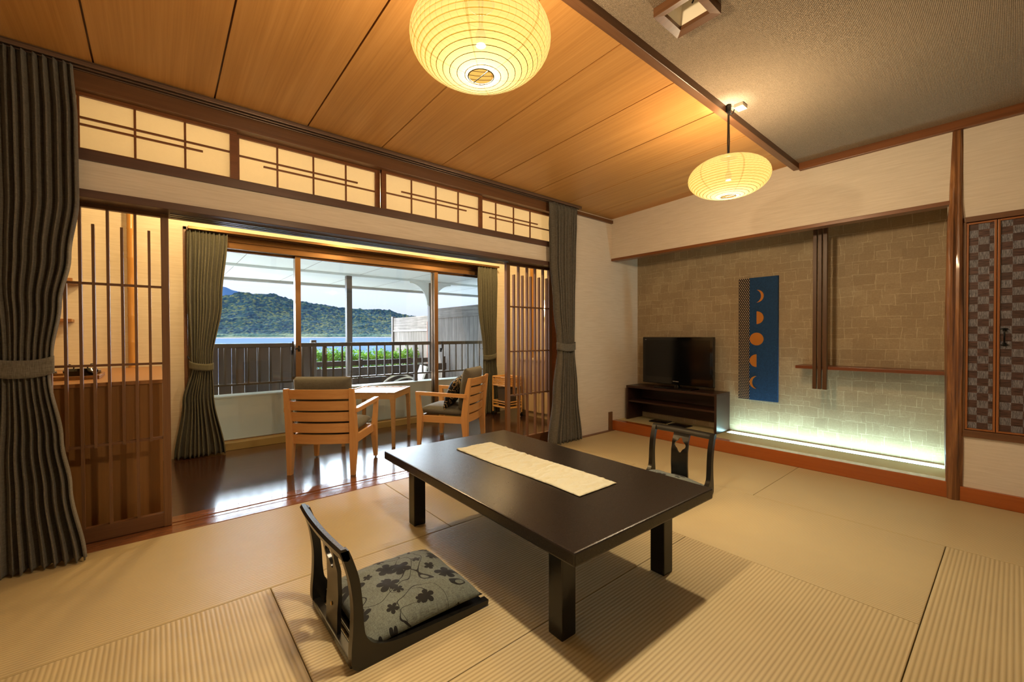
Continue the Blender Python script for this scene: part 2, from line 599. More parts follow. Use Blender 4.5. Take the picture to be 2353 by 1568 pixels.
def m_blossom(name='blossom_fabric', sc=7.6):
    """grey-green weave with black five-petalled blossoms on thin branches"""
    k = N(name)
    c = k.n('TexCoord')
    s = k.sep(c.outputs['Object'])
    cmb = k.n('CombineXYZ')
    k.l(s[0], cmb.inputs[0]); k.l(s[1], cmb.inputs[1])
    base2 = cmb.outputs[0]
    def flowers(scale, off, size, keep):
        mp = k.n('Mapping'); mp.inputs['Location'].default_value = (off, off * 0.7, 0)
        mp.inputs['Scale'].default_value = (scale, scale, 1)
        k.l(base2, mp.inputs[0])
        vo = k.n('TexVoronoi', voronoi_dimensions='2D', ins={'Scale': 1.0, 'Randomness': 0.75})
        k.l(mp.outputs[0], vo.inputs['Vector'])
        d = k.n('VectorMath', operation='SUBTRACT')
        k.l(mp.outputs[0], d.inputs[0]); k.l(vo.outputs['Position'], d.inputs[1])
        ds = k.sep(d.outputs[0])
        r = vo.outputs['Distance']
        cs = k.sep(vo.outputs['Color'])
        th = k.math('ADD', k.math('ARCTAN2', ds[1], ds[0]), k.math('MULTIPLY', cs[0], 6.3))
        pet = k.math('ABSOLUTE', k.math('COSINE', k.math('MULTIPLY', th, 2.5)))
        lim = k.math('MULTIPLY', k.math('MULTIPLY_ADD', k.math('POWER', pet, 0.6), 0.62, 0.38), k.math('MULTIPLY_ADD', cs[2], size * 0.5, size * 0.75))
        inside = k.math('LESS_THAN', r, lim)
        return k.math('MULTIPLY', inside, k.math('GREATER_THAN', cs[1], keep))
    f1 = flowers(sc, 0.0, 0.29, 0.20)
    f2 = flowers(sc * 1.7, 3.7, 0.26, 0.50)
    br = k.noise(base2, sc * 0.55, 1, 0.4, 0.8)
    b1 = k.math('LESS_THAN', k.math('ABSOLUTE', k.math('SUBTRACT', br, 0.5)), 0.0042)
    br2 = k.noise(k.obj(loc=(4, 2, 0)), sc * 0.5, 1, 0.4, 0.8)
    b2 = k.math('LESS_THAN', k.math('ABSOLUTE', k.math('SUBTRACT', br2, 0.46)), 0.0034)
    m1 = k.math('MAXIMUM', k.math('MAXIMUM', f1, f2), k.math('MAXIMUM', b1, b2))
    wv = k.noise(k.obj(scale=(600, 60, 1)), 1.0, 2)
    wv2 = k.noise(k.obj(scale=(60, 600, 1)), 1.0, 2)
    wf = k.math('MULTIPLY_ADD', wv, 0.5, k.math('MULTIPLY', wv2, 0.5))
    base = k.ramp(wf, [(0.35, lin('#474c46')), (0.62, lin('#6f766e'))])
    col = k.mix(m1, base, lin('#131312'))
    k.bsdf(col, 0.8, k.bump(wf, 0.4, 0.001), spec=0.25, sheen=0.1)
    return k.m
M_BLOSSOM = m_blossom()

def m_checker():
    k = N('checker_inlay')
    s = k.sep(k.obj())
    t = 0.0468
    u = k.math('DIVIDE', k.math('ADD', s[1], 10.0 * t + 0.012), t)
    w = k.math('DIVIDE', s[2], t)
    par = k.math('MODULO', k.math('ADD', k.math('FLOOR', u), k.math('FLOOR', w)), 2.0)
    par = k.math('GREATER_THAN', par, 0.5)
    cell = k.n('CombineXYZ'); k.l(k.math('FLOOR', u), cell.inputs[0]); k.l(k.math('FLOOR', w), cell.inputs[1])
    wn_ = k.n('TexWhiteNoise', noise_dimensions='2D'); k.l(cell.outputs[0], wn_.inputs['Vector'])
    rnd = wn_.outputs['Value']
    hz = k.noise(k.obj(scale=(1, 16, 330)), 1.0, 3, 0.6)
    vt = k.noise(k.obj(scale=(1, 260, 30)), 1.0, 3, 0.6, 1.2)
    a = k.ramp(hz, [(0.40, lin('#271816')), (0.58, lin('#5d413c'))])
    b = k.ramp(vt, [(0.38, lin('#3e3d44')), (0.62, lin('#84838c'))])
    a = k.mix(k.math('MULTIPLY', rnd, 0.4), a, lin('#2b1c18'))
    b = k.mix(k.math('MULTIPLY', rnd, 0.25), b, lin('#5a5557'))
    k.bsdf(k.mix(par, a, b), 0.35, spec=0.5)
    return k.m
M_CHECK = m_checker()
M_DOORFRAME = wood('wardrobe_door_frame', '#9b6236', '#7d4922', 'z', rough=0.35, contrast=0.7)

def m_log():
    k = N('polished_log')
    f = k.noise(k.obj(scale=(26, 26, 1.6)), 1.0, 4, 0.6, 0.6)
    g = k.noise(k.obj(scale=(70, 70, 5)), 1.0, 3, 0.6, 0.4)
    col = k.ramp(f, [(0.34, lin('#4a2c17')), (0.5, lin('#7a5030')), (0.68, lin('#a57445'))])
    h = k.math('MULTIPLY_ADD', f, 0.8, k.math('MULTIPLY', g, 0.3))
    k.bsdf(col, 0.3, k.bump(h, 0.6, 0.006), spec=0.5, coat=0.3)
    return k.m
M_LOG = m_log()
M_DARKWOOD = wood('dark_tv_stand_wood', '#3a231b', '#26150f', 'y', rough=0.35, contrast=0.7)
M_SLAT = wood('dark_slat_wood', '#5e3d22', '#3a2412', 'z', rough=0.4, contrast=0.8)
M_SHELF = wood('alcove_shelf_wood', '#7c4424', '#5a2d15', 'y', rough=0.3, contrast=0.8)
def m_weave(name, hexc, hexd):
    k = N(name)
    f = k.noise(k.obj(scale=(50, 50, 900)), 1.0, 2)
    g = k.noise(k.obj(scale=(900, 900, 50)), 1.0, 2)
    h = k.math('MULTIPLY_ADD', f, 0.5, k.math('MULTIPLY', g, 0.5))
    k.bsdf(k.ramp(h, [(0.4, lin(hexd)), (0.6, lin(hexc))]), 0.7, k.bump(h, 0.3, 0.001), spec=0.3)
    return k.m
M_INDIGO = m_weave('indigo_cloth', '#1a4370', '#0f2c4c')
M_GOLD = plain('moon_gold', '#b8742c', 0.4, metal=0.35, var=0.05)
def m_dots():
    k = N('black_cloth_white_dots')
    s = k.sep(k.obj())
    t = 0.0185
    u = k.math('DIVIDE', s[1], t)
    w = k.math('DIVIDE', s[2], t * 0.866)
    row = k.math('MODULO', k.math('FLOOR', w), 2.0)
    uu = k.math('SUBTRACT', k.math('FRACT', k.math('MULTIPLY_ADD', row, 0.5, u)), 0.5)
    ww = k.math('MULTIPLY', k.math('SUBTRACT', k.math('FRACT', w), 0.5), 0.866)
    d = k.math('SQRT', k.math('ADD', k.math('MULTIPLY', uu, uu), k.math('MULTIPLY', ww, ww)))
    k.bsdf(k.mix(k.math('LESS_THAN', d, 0.25), lin('#171320'), lin('#c9b089')), 0.7, spec=0.3)
    return k.m
M_DOTS = m_dots()
def emit(name, col, e):
    k = N(name)
    x = k.n('Emission', ins={'Strength': e})
    x.inputs[0].default_value = col
    k.l(x.outputs[0], k.out.inputs[0])
    return k.m
M_STRIP = emit('strip_light', (0.56, 0.97, 1.0, 1), STRIP_E)
M_RATTAN = plain('rattan_cane', '#d3a057', 0.35, var=0.12)
M_BAMBOO = wood('bamboo_pole', '#c08f4c', '#a5732f', 'z', rough=0.25, contrast=0.7)
M_COUNTER = wood('counter_wood', '#a5774a', '#8a5f36', 'x', rough=0.35, contrast=0.7)
M_COUNTER_Z = wood('counter_front_wood', '#8f6638', '#755026', 'z', rough=0.4, contrast=0.7)
M_CABINET = wood('pale_cabinet_wood', '#bfa680', '#a68d66', 'z', rough=0.4, contrast=0.5)
M_PLASTER = plain('white_plaster', '#f2f4ea', 0.8, var=0.03)
M_SOFFIT = plain('white_soffit', '#dbe4e4', 0.7, var=0.02)
M_RAIL = plain('bronze_railing', '#4e4130', 0.4, metal=0.3, var=0.05)
M_DKFENCE = wood('dark_stained_boards', '#37271b', '#221811', 'z', rough=0.5, contrast=0.7)
M_DKBEAM = wood('dark_stained_beam', '#3f2f22', '#281c13', 'x', rough=0.5, contrast=0.7)
def m_greyfence(axis):
    k = N('weathered_boards_' + axis)
    s = k.sep(k.obj())
    a = s[1]
    cell = k.math('FLOOR', k.math('DIVIDE', a, 0.14))
    cmb = k.n('CombineXYZ')
    if axis == 'z':
        k.l(k.math('MULTIPLY_ADD', a, 34, k.math('MULTIPLY', cell, 5.3)), cmb.inputs[0]); k.l(k.math('MULTIPLY', s[2], 1.6), cmb.inputs[1])
    else:
        k.l(k.math('MULTIPLY', s[2], 30), cmb.inputs[0]); k.l(k.math('MULTIPLY', a, 1.4), cmb.inputs[1])
    f = k.noise(cmb.outputs[0], 1.0, 5, 0.65, 0.5)
    kn = k.noise(k.obj(scale=(3, 3, 1.2)), 1.0, 4, 0.6)
    f = k.math('MULTIPLY_ADD', f, 0.7, k.math('MULTIPLY', kn, 0.3))
    col = k.ramp(f, [(0.32, lin('#54524f')), (0.5, lin('#777472')), (0.68, lin('#94918d'))])
    if axis == 'z':
        gap = k.math('LESS_THAN', k.math('FRACT', k.math('DIVIDE', a, 0.14)), 0.045)
        col = k.mix(gap, col, lin('#3b3430'))
    k.bsdf(col, 0.8, k.bump(f, 0.3, 0.004), spec=0.2)
    return k.m
M_GFZ, M_GFY = m_greyfence('z'), m_greyfence('y')
M_PINKPOST = plain('reddish_post', '#9a6b5c', 0.6)
M_POST = plain('grey_brown_post', '#51473f', 0.5)
M_LEAF = None
def m_leaf(name, a, b, c):
    k = N(name)
    f = k.noise(k.obj(), 9, 3, 0.7)
    col = k.ramp(f, [(0.35, lin(a)), (0.5, lin(b)), (0.66, lin(c))])
    p = k.bsdf(col, 0.6, spec=0.3, link=False)
    tr = k.n('BsdfTranslucent'); k.l(col, tr.inputs[0])
    mx = k.n('MixShader', ins={0: 0.35}); k.l(p.outputs[0], mx.inputs[1]); k.l(tr.outputs[0], mx.inputs[2])
    k.l(mx.outputs[0], k.out.inputs[0])
    return k.m
M_LEAF = m_leaf('hedge_leaves', '#2f5a18', '#588422', '#8aa232')
def m_hill():
    k = N('wooded_hillside')
    v = k.obj()
    vo = k.n('TexVoronoi', ins={'Scale': 0.10, 'Randomness': 1.0}); k.l(v, vo.inputs['Vector'])
    cs = k.sep(vo.outputs['Color'])
    big = k.noise(v, 0.006, 4, 0.6)
    fine = k.noise(v, 0.35, 4, 0.75)
    f = k.math('MULTIPLY_ADD', cs[0], 0.35, k.math('MULTIPLY_ADD', big, 0.4, k.math('MULTIPLY', fine, 0.3)))
    col = k.ramp(f, [(0.30, lin('#122838')), (0.46, lin('#1b3642')), (0.58, lin('#2b423e')), (0.72, lin('#565a3e'))])  # bluish shade and distance haze mixed into the foliage colours
    s = k.sep(v)
    low = k.math('LESS_THAN', s[2], 14.0)
    patch = k.ramp(k.noise(k.obj(scale=(0.006, 0.02, 0.05)), 1.0, 3), [(0.46, lin('#3b564c')), (0.54, lin('#667258'))])
    col = k.mix(k.math('MULTIPLY', low, 0.75), col, patch)
    shore = k.math('LESS_THAN', s[2], -2.2)
    col = k.mix(shore, col, lin('#928380'))
    k.bsdf(col, 0.95, k.bump(vo.outputs['Distance'], 1.0, -3.0), spec=0.05)
    return k.m
M_HILL = m_hill()
M_HILLFAR = plain('hazed_far_hills', '#48698a', 0.95, spec=0.05)  # blue of the distance haze put into the base colour
def m_sea():
    k = N('sea_water')
    f = k.noise(k.obj(scale=(0.05, 0.25, 1)), 1.0, 4, 0.6)
    g = k.noise(k.obj(scale=(0.0012, 0.01, 1)), 1.0, 3, 0.5)
    k.bsdf(k.mix(g, lin('#3f4f6b'), lin('#566884')), 0.5, k.bump(f, 0.5, 0.5), spec=0.0)
    return k.m
M_SEA = m_sea()
M_GROUND = plain('terrace_ground', '#dcd8ce', 0.9)
M_MESHSEAT = plain('patio_chair_sling', '#b9b3ab', 0.8)
M_PATIO = plain('patio_chair_frame', '#b7b4ac', 0.35, metal=0.5)

# ================================================================ the setting
YW = 2.955           # room face of the partition wall towards the veranda
XT = 3.965           # face of the alcove wall
ZT = 2.44            # textile ceiling
def zc(y):
    return 2.388 + (2.93 - y) * 0.036

# tatami floor: ten mats in one floor mesh
fl = MB()
X0, X1, X2, X3, X4 = 0.357, 1.2535, 2.146, 3.045, 3.963
mats_ = [(-0.60, X1, 2.032, 2.947, 0), (X1, X3, 2.032, 2.947, 0), (X3, X4, 1.123, 2.947, 1), (X3, X4, -0.68, 1.123, 1),
         (-0.60, X0, 0.22, 2.032, 1), (X0, X2, 1.123, 2.032, 0), (X0, X2, 0.22, 1.123, 0), (X2, X3, 0.22, 2.032, 1),
         (-0.60, X1, -0.68, 0.22, 0), (X1, X3, -0.68, 0.22, 0), (-0.60, X1, -1.68, -0.68, 0), (X1, X3, -1.68, -0.68, 0), (X3, X4, -1.68, -0.68, 1)]
for a, b, c, d, ax in mats_:
    fl.box((a + 0.0012, c + 0.0012, -0.05), (b - 0.0012, d - 0.0012, 0.0), mi=ax, bev=0.004)
fl.box((-0.64, -1.72, -0.12), (XT, 2.96, -0.045), mi=2)
fl.box((3.9635, -1.72, -0.12), (4.60, 2.954, -0.0006), mi=2)  # unseen slab added below the alcove to stop light leaking at the step
struct(fl, 'floor', [MT_X, MT_Y, M_GAP])

s_ = MB()
s_.box((-0.60, 2.95, -0.05), (3.20, 3.022, 0.001), bev=0.003)
s_.box((-0.60, 3.026, -0.05), (3.20, 3.062, -0.002))
s_.box((-0.60, 3.072, -0.05), (3.20, 3.108, -0.002))
s_.box((-0.60, 3.118, -0.05), (3.20, 3.215, 0.001), bev=0.003)
s_.box((-0.60, 3.02, -0.06), (3.20, 3.12, -0.008))
struct(s_, 'trim_1', M_SILL)
e_ = MB()
e_.box((-1.05, 3.216, -0.05), (4.42, 4.76, -0.001))
e_.box((-1.12, 2.97, -0.2), (4.60, 4.90, -0.062))  # unseen slab added beneath the veranda to block light from below
e_.box((-1.05, 3.0, -0.06), (-0.60, 3.216, -0.001))
e_.box((3.20, 3.06, -0.06), (4.42, 3.216, -0.001))
struct(e_, 'floor', M_FLOOR_D)
struct(MB().box((3.17, 2.905, -0.02), (3.96, 2.954, 0.004), bev=0.002), 'trim_2', M_W_BROWN_X)

# partition wall towards the veranda
w = MB()
w.box((3.168, YW, -0.05), (4.53, 3.06, 2.50))
w.box((-0.66, YW, 1.79), (3.168, 3.06, 1.95))
w.box((-0.66, YW + 0.03, 2.29), (3.168, 3.06, 2.50))
w.box((-0.66, YW, -0.05), (-0.60, 3.06, 2.50))
struct(w, 'wall_front', M_WALL)
t = MB()
t.box((-0.60, 2.925, 1.756), (3.168, YW, 1.795), bev=0.003)
t.box((-0.60, YW, 1.764), (3.168, 3.20, 1.792))
struct(t, 'trim_3', M_NAGESHI)
t = MB()
for y in (3.045, 3.085, 3.13):
    t.box((0.06, y, 1.7565), (2.515, y + 0.012, 1.764))
struct(t, 'trim_4', M_STEEL)
struct(MB().box((-0.60, 2.94, 1.943), (3.168, 3.05, 1.995), bev=0.003), 'trim_5', M_NAGESHI)
struct(MB().box((-0.60, 2.935, 2.285), (3.168, 3.05, 2.375), bev=0.002), 'trim_6', M_W_BROWN_X)
struct(MB().box((3.345, 2.925, 2.332), (XT - 0.02, YW, 2.367), bev=0.002), 'trim_7', M_W_BROWN_X)
struct(MB().box((3.12, 3.02, 0.0), (3.168, 3.13, 1.764), bev=0.003), 'trim_8', M_W_RED)
struct(MB().box((-0.60, 2.93, 0.0), (-0.49, 3.06, 2.37), bev=0.004), 'trim_9', M_W_BROWN_Z)
struct(MB().box((3.895, 2.943, 0.0), (3.96, YW + 0.001, 0.206), bev=0.002), 'trim_10', M_W_BROWN_Z)

# left and rear walls
struct(MB().box((-0.70, -1.75, -0.05), (-0.62, 3.0, 2.55)), 'wall_left', M_WALL)
struct(MB().box((-0.66, -1.80, -0.05), (4.5, -1.70, 2.55)), 'wall_back', M_WALL)

# alcove wall, lintel, alcove
w = MB()
w.box((3.955, 0.262, 1.935), (4.03, YW, 2.50))
w.box((3.968, -1.72, 0.09), (4.05, 0.225, 0.425))
w.box((3.968, -1.72, 1.815), (4.05, 0.225, 2.50))
w.box((4.04, -1.72, -0.05), (4.10, 0.29, 2.50))
w.box((4.0, 0.262, -0.05), (4.53, 0.295, 2.50))
struct(w, 'wall_right', M_WALL)
struct(MB().box((4.47, 0.28, -0.05), (4.55, YW + 0.02, 2.50)), 'wall_alcove', M_TOKO)
struct(MB().box((3.948, 0.27, 1.914), (4.04, YW, 1.942), bev=0.003), 'trim_11', M_W_RED_Y)
struct(MB().box((3.957, 0.275, 0.0), (4.045, 2.953, 0.107), bev=0.005), 'trim_12', M_KAMACHI)
struct(MB().box((3.95, -1.70, 0.0), (4.0, 0.225, 0.093), bev=0.004), 'baseboard_right', M_KAMACHI)
f = MB()
f.box((4.045, 1.86, 0.0), (4.47, 2.955, 0.103), mi=0)
f.box((4.045, 0.295, 0.0), (4.335, 1.86, 0.103), mi=0)
f.box((4.443, 0.295, 0.0), (4.47, 1.86, 0.103), mi=0)
f.box((4.335, 0.295, 0.0), (4.443, 1.86, 0.06), mi=1)
for lo, hi in (((4.327, 0.335, 0.1025), (4.335, 1.868, 0.1045)), ((4.443, 0.335, 0.1025), (4.451, 1.868, 0.1045)), ((4.335, 1.848, 0.06), (4.443, 1.856, 0.1045))):
    f.box(lo, hi, mi=1)
struct(f, 'floor', [M_TAT_PLAIN, M_W_BROWN_Y])
sl = thing('recessed_strip_light', 'long pale green strip light set into the alcove floor under the patterned wall', 'light', (4.39, 1.09, 0.06))
MB().box((4.336, 0.30, 0.0605), (4.442, 1.847, 0.070)).build('housing', M_STEEL, sl)
MB().box((4.338, 0.336, 0.085), (4.440, 1.846, 0.099), bev=0.002).build('diffuser', M_STRIP, sl)

# log pillar
pl = MB()
rings = []
for i in range(61):
    z = 2.395 * i / 60
    r = interp([(0, 0.036), (0.35, 0.042), (1.0, 0.041), (1.75, 0.040), (1.96, 0.031), (2.2, 0.027), (2.395, 0.023)], z)
    cy = interp([(0, 0.252), (0.4, 0.256), (1.2, 0.257), (1.9, 0.256), (2.395, 0.252)], z)
    ring = []
    for k in range(36):
        a = 2 * PI * k / 36
        nz = noise.noise(Vector((math.cos(a) * 2.4, math.sin(a) * 2.4, z * 0.7))) * 0.18 + noise.noise(Vector((math.cos(a) * 7, math.sin(a) * 7, z * 1.5 + 4))) * 0.10
        rr = r * (1 + nz)
        ring.append((3.972 + rr * math.cos(a), cy + rr * math.sin(a), z))
    rings.append(ring)
pl.loft(rings)
struct(pl, 'pillar', M_LOG, smooth=True)

# ceilings
c = MB()
for k in range(-1, 9):
    a, b = -0.225 + 0.4795 * k, -0.225 + 0.4795 * (k + 1)
    a, b = max(a, -0.64) + 0.004, min(b, 3.975) - 0.004
    vs = [(x, y, zc(y) + dz) for dz in (0, 0.016) for y in (1.13, 2.99) for x in (a, b)]
    c.add(vs, [(0, 2, 3, 1), (4, 5, 7, 6), (0, 1, 5, 4), (2, 6, 7, 3), (0, 4, 6, 2), (1, 3, 7, 5)], 0)
vs = [(x, y, zc(y) + dz) for dz in (0.012, 0.05) for y in (1.12, 3.0) for x in (-0.66, 4.0)]
c.add(vs, [(0, 2, 3, 1), (4, 5, 7, 6), (0, 1, 5, 4), (2, 6, 7, 3), (0, 4, 6, 2), (1, 3, 7, 5)], 1)
struct(c, 'ceiling', [M_CEIL_W, wood('ceiling_joint', '#6b3a1c', '#4c2611', 'y')])
hx0, hx1, hy0, hy1 = 1.62, 1.785, 0.81, 0.97
c = MB()
c.box((-0.66, -1.75, ZT), (hx0, 1.125, 2.55))
c.box((hx1, -1.75, ZT), (4.0, 1.125, 2.55))
c.box((hx0, -1.75, ZT), (hx1, hy0, 2.55))
c.box((hx0, hy1, ZT), (hx1, 1.125, 2.55))
struct(c, 'ceiling', M_TEXTILE)
struct(MB().box((-0.64, 1.120, 2.398), (3.962, 1.166, 2.47), bev=0.003), 'trim_13', M_W_BROWN_X)
struct(MB().box((3.925, -1.70, 2.383), (3.967, 1.12, 2.442), bev=0.003), 'trim_14', M_W_RED_Y)

# recessed spot with wooden frame
hd = thing('recessed_downlight', 'square wooden framed recess with a small black spotlight in the grey textile ceiling', 'light', (1.7025, 0.889, 2.44))
fr = MB()
ox0, ox1, oy0, oy1 = 1.605, 1.80, 0.793, 0.985
ix0, ix1, iy0, iy1 = 1.637, 1.768, 0.826, 0.954
for z0_, z1_ in ((2.402, 2.441),):
    fr.add([(ox0, oy0, z0_), (ox1, oy0, z0_), (ox1, oy1, z0_), (ox0, oy1, z0_), (ix0, iy0, z0_ + 0.006), (ix1, iy0, z0_ + 0.006), (ix1, iy1, z0_ + 0.006), (ix0, iy1, z0_ + 0.006),
            (ox0, oy0, z1_), (ox1, oy0, z1_), (ox1, oy1, z1_), (ox0, oy1, z1_), (ix0, iy0, z1_ + 0.02), (ix1, iy0, z1_ + 0.02), (ix1, iy1, z1_ + 0.02), (ix0, iy1, z1_ + 0.02)],
           [(0, 1, 5, 4), (1, 2, 6, 5), (2, 3, 7, 6), (3, 0, 4, 7), (0, 8, 9, 1), (1, 9, 10, 2), (2, 10, 11, 3), (3, 11, 8, 0), (4, 5, 13, 12), (5, 6, 14, 13), (6, 7, 15, 14), (7, 4, 12, 15), (8, 12, 13, 9), (9, 13, 14, 10), (10, 14, 15, 11), (11, 15, 12, 8)])
fr.build('frame', M_W_BROWN_Y, hd)
cn = MB()
cn.loft([[(ix0, iy0, 2.425), (ix1, iy0, 2.425), (ix1, iy1, 2.425), (ix0, iy1, 2.425)], [(1.675, 0.863, 2.54), (1.73, 0.863, 2.54), (1.73, 0.918, 2.54), (1.675, 0.918, 2.54)]], cap=False)
cn.box((1.66, 0.85, 2.538), (1.745, 0.93, 2.544))
cn.build('reflector', M_WHITE, hd)
MB().lathe([(0.0, 0.0), (0.022, 0.0), (0.022, 0.03), (0.0, 0.03)], 20, (1.702, 0.89, 2.505)).build('lamp_head', M_BLACK, hd)
MB().tube([(1.716, 0.862, 2.50), (1.722, 0.858, 2.478), (1.714, 0.866, 2.462), (1.708, 0.870, 2.447)], 0.0035, 6).build('clip', M_BLACK, hd)

# veranda shell
w = MB()
w.box((-1.10, 4.765, -0.45), (4.50, 4.94, -0.052))  # unseen footing added to keep outside light from leaking under the floor
w.box((-1.05, 4.74, -0.05), (0.18, 4.94, 2.5))
w.box((3.68, 4.74, -0.05), (4.45, 4.94, 2.5))
w.box((0.18, 4.74, 2.05), (3.68, 4.94, 2.5))
struct(w, 'wall_outer', M_WALL_E)
struct(MB().box((4.38, 3.0, -0.05), (4.45, 4.80, 2.5)), 'wall_veranda_right', M_WALL_E)
struct(MB().box((-1.10, 3.0, -0.05), (-1.02, 4.80, 2.5)), 'wall_veranda_left', M_WALL_E)
struct(MB().box((-1.05, 2.99, -0.05), (-0.6, 3.055, 2.5)), 'wall_veranda_front', M_WALL_E)
struct(MB().box((-1.05, 3.0, 2.42), (4.42, 4.80, 2.5)), 'ceiling', M_PLASTER)
t = MB()
t.box((0.18, 4.725, 0.0), (0.205, 4.76, 2.05), bev=0.002)
t.box((3.655, 4.725, 0.0), (3.68, 4.76, 2.05), bev=0.002)
t.box((0.18, 4.725, 2.022), (3.68, 4.76, 2.05), bev=0.002)
struct(t, 'trim_15', M_W_BROWN_X)
struct(MB().box((0.205, 4.742, 0.0), (3.655, 4.90, 0.068), bev=0.002), 'trim_16', M_ALU_TAN)
t = MB()
t.box((0.205, 4.765, 1.905), (3.655, 4.90, 1.963), bev=0.002)
t.box((0.205, 4.772, 1.966), (3.655, 4.90, 2.03), bev=0.002)
struct(t, 'trim_17', M_ALU)

def sash(name, x0, x1, y, wl, wr, handle=None):
    f = MB()
    f.box((x0, y - 0.018, 0.068), (x0 + wl, y + 0.018, 1.905))
    f.box((x1 - wr, y - 0.018, 0.068), (x1, y + 0.018, 1.905))
    f.box((x0, y - 0.016, 0.062), (x1, y + 0.016, 0.074))
    f.box((x0, y - 0.016, 1.888), (x1, y + 0.016, 1.905))
    o = f.build(name, M_ALU)
    o['kind'] = 'structure'
    g = MB().box((x0 + wl, y - 0.003, 0.072), (x1 - wr, y + 0.003, 1.888)).build('pane', M_GLASS)
    g.parent = o
    if handle is not None:
        hx, z0, z1 = handle
        h = MB().tube([(hx, y - 0.02, z0), (hx, y - 0.045, z0 + 0.01), (hx, y - 0.055, z0 + 0.04), (hx, y - 0.052, z1 - 0.03), (hx, y - 0.045, z1)], 0.0075, 8)
        h.box((hx - 0.012, y - 0.024, z0 - 0.02), (hx + 0.012, y - 0.016, z0 + 0.03))
        hh = h.build('handle', M_BLACK, smooth=True)
        hh.parent = o
    return o
sash('window_1', 0.205, 1.150, 4.868, 0.045, 0.050, (1.075, 0.90, 1.02))
sash('window_2', 1.097, 2.780, 4.818, 0.052, 0.050)
sash('window_3', 2.725, 3.655, 4.868, 0.060, 0.045, (2.845, 0.885, 0.995))
h = MB().tube([(3.52, 4.85, 0.89), (3.52, 4.825, 0.90), (3.52, 4.815, 0.94), (3.52, 4.82, 1.0)], 0.0075, 8)
hh = h.build('handle', M_BLACK, smooth=True)
hh.parent = bpy.data.objects['window_3']
# crescent lock on the middle meeting stile
lk = MB().box((1.118, 4.79, 0.915), (1.135, 4.80, 0.975)).tube([(1.126, 4.785, 0.945), (1.105, 4.775, 0.95), (1.085, 4.775, 0.94)], 0.008, 8)
lo_ = lk.build('lock', M_IRON)
lo_.parent = bpy.data.objects['window_2']

# ================================================================ paper lanterns
def lantern(name, label, c, bulb, cord_top):
    t = thing(name, label, 'paper lantern', c, 0, 'paper lanterns hanging from the ceiling')
    A, C, turns = 0.222, 0.113, 25
    prof = []
    n = turns * 4
    ph0, ph1 = -math.acos(0.16), math.acos(0.16)
    for i in range(n + 1):
        ph = ph0 + (ph1 - ph0) * i / n
        sc = 1.0 + 0.010 * (abs(math.sin(math.pi * i / 4)) - 0.5)
        rr = A * (math.cos(ph) ** 0.92) * sc
        prof.append((max(rr, 0.02), C * math.sin(ph) / math.sin(ph1) * 1.0))
    mb = MB().lathe([(r, z) for r, z in prof], 72, c)
    mb.build('paper_shade', M_LANTERN, t, smooth=True, angle=0)
    pts = []
    for i in range(turns * 48 + 1):
        u = i / (turns * 48)
        ph = ph0 + (ph1 - ph0) * u
        r = max(A * (math.cos(ph) ** 0.92), 0.02) * 0.995
        a = 2 * PI * i / 48
        pts.append((c[0] + r * math.cos(a), c[1] + r * math.sin(a), c[2] + C * math.sin(ph) / math.sin(ph1)))
    MB().tube(pts, 0.0010, 4).build('rib_wire', M_RIBWIRE, t, smooth=True, angle=0)
    rb = prof[0][0]
    w = MB()
    ring = [(c[0] + rb * math.cos(2 * PI * k / 24), c[1] + rb * math.sin(2 * PI * k / 24), c[2] + prof[0][1]) for k in range(25)]
    w.tube(ring, 0.0016, 6)
    w.tube([(c[0], c[1] - rb, c[2] + prof[0][1]), (c[0], c[1] + rb, c[2] + prof[0][1])], 0.0014, 6)
    w.build('bottom_ring', M_IRON, t)
    MB().tube([(p[0], p[1], c[2] + prof[-1][1]) for p in ring], 0.0016, 6).build('top_ring', M_IRON, t)
    # cord, socket and bulb
    cd = MB()
    top = Vector(cord_top)
    mid = Vector((c[0], c[1], c[2] + C + 0.10))
    for s_ in (-1, 1):
        cd.tube([(c[0] + 0.004 * s_, c[1], bulb[2] + 0.085), (c[0] + 0.007 * s_, c[1], c[2] + C + 0.01), (mid.x + 0.010 * s_, mid.y, mid.z), (c[0] + 0.006 * s_, c[1], top.z - 0.04), (c[0], c[1], top.z - 0.008)], 0.0035, 6)
    cd.lathe([(0.0, 0), (0.013, 0), (0.015, 0.012), (0.015, 0.038), (0.008, 0.045), (0.0, 0.045)], 14, (c[0], c[1], top.z - 0.043))
    cd.build('cord', M_BLACK, t, smooth=True)
    MB().lathe([(0.0, 0.0), (0.016, 0.0), (0.018, 0.03), (0.010, 0.055), (0.0, 0.055)], 16, (bulb[0], bulb[1], bulb[2] + 0.035)).build('socket', M_BLACK, t, smooth=True)
    ld = bpy.data.lights.new(name + '_bulb', 'POINT')
    ld.energy = LANTERN_W
    ld.color = LANTERN_COL
    ld.shadow_soft_size = 0.042
    lo = bpy.data.objects.new('bulb', ld)
    COL.objects.link(lo)
    lo.location = Vector(bulb) - Vector(c)
    lo.parent = t
    return t
lantern('paper_lantern', 'glowing round paper lantern cut by the top edge, hanging over the black table', (0.8026, 1.108, 2.015), (0.8026, 1.108, 1.965), (0.8026, 1.108, 2.44))
t2 = lantern('paper_lantern', 'glowing oval paper lantern on a black cord by the ceiling beam near the alcove', (2.616, 1.108, 2.0105), (2.616, 1.108, 1.960), (2.616, 1.108, 2.44))
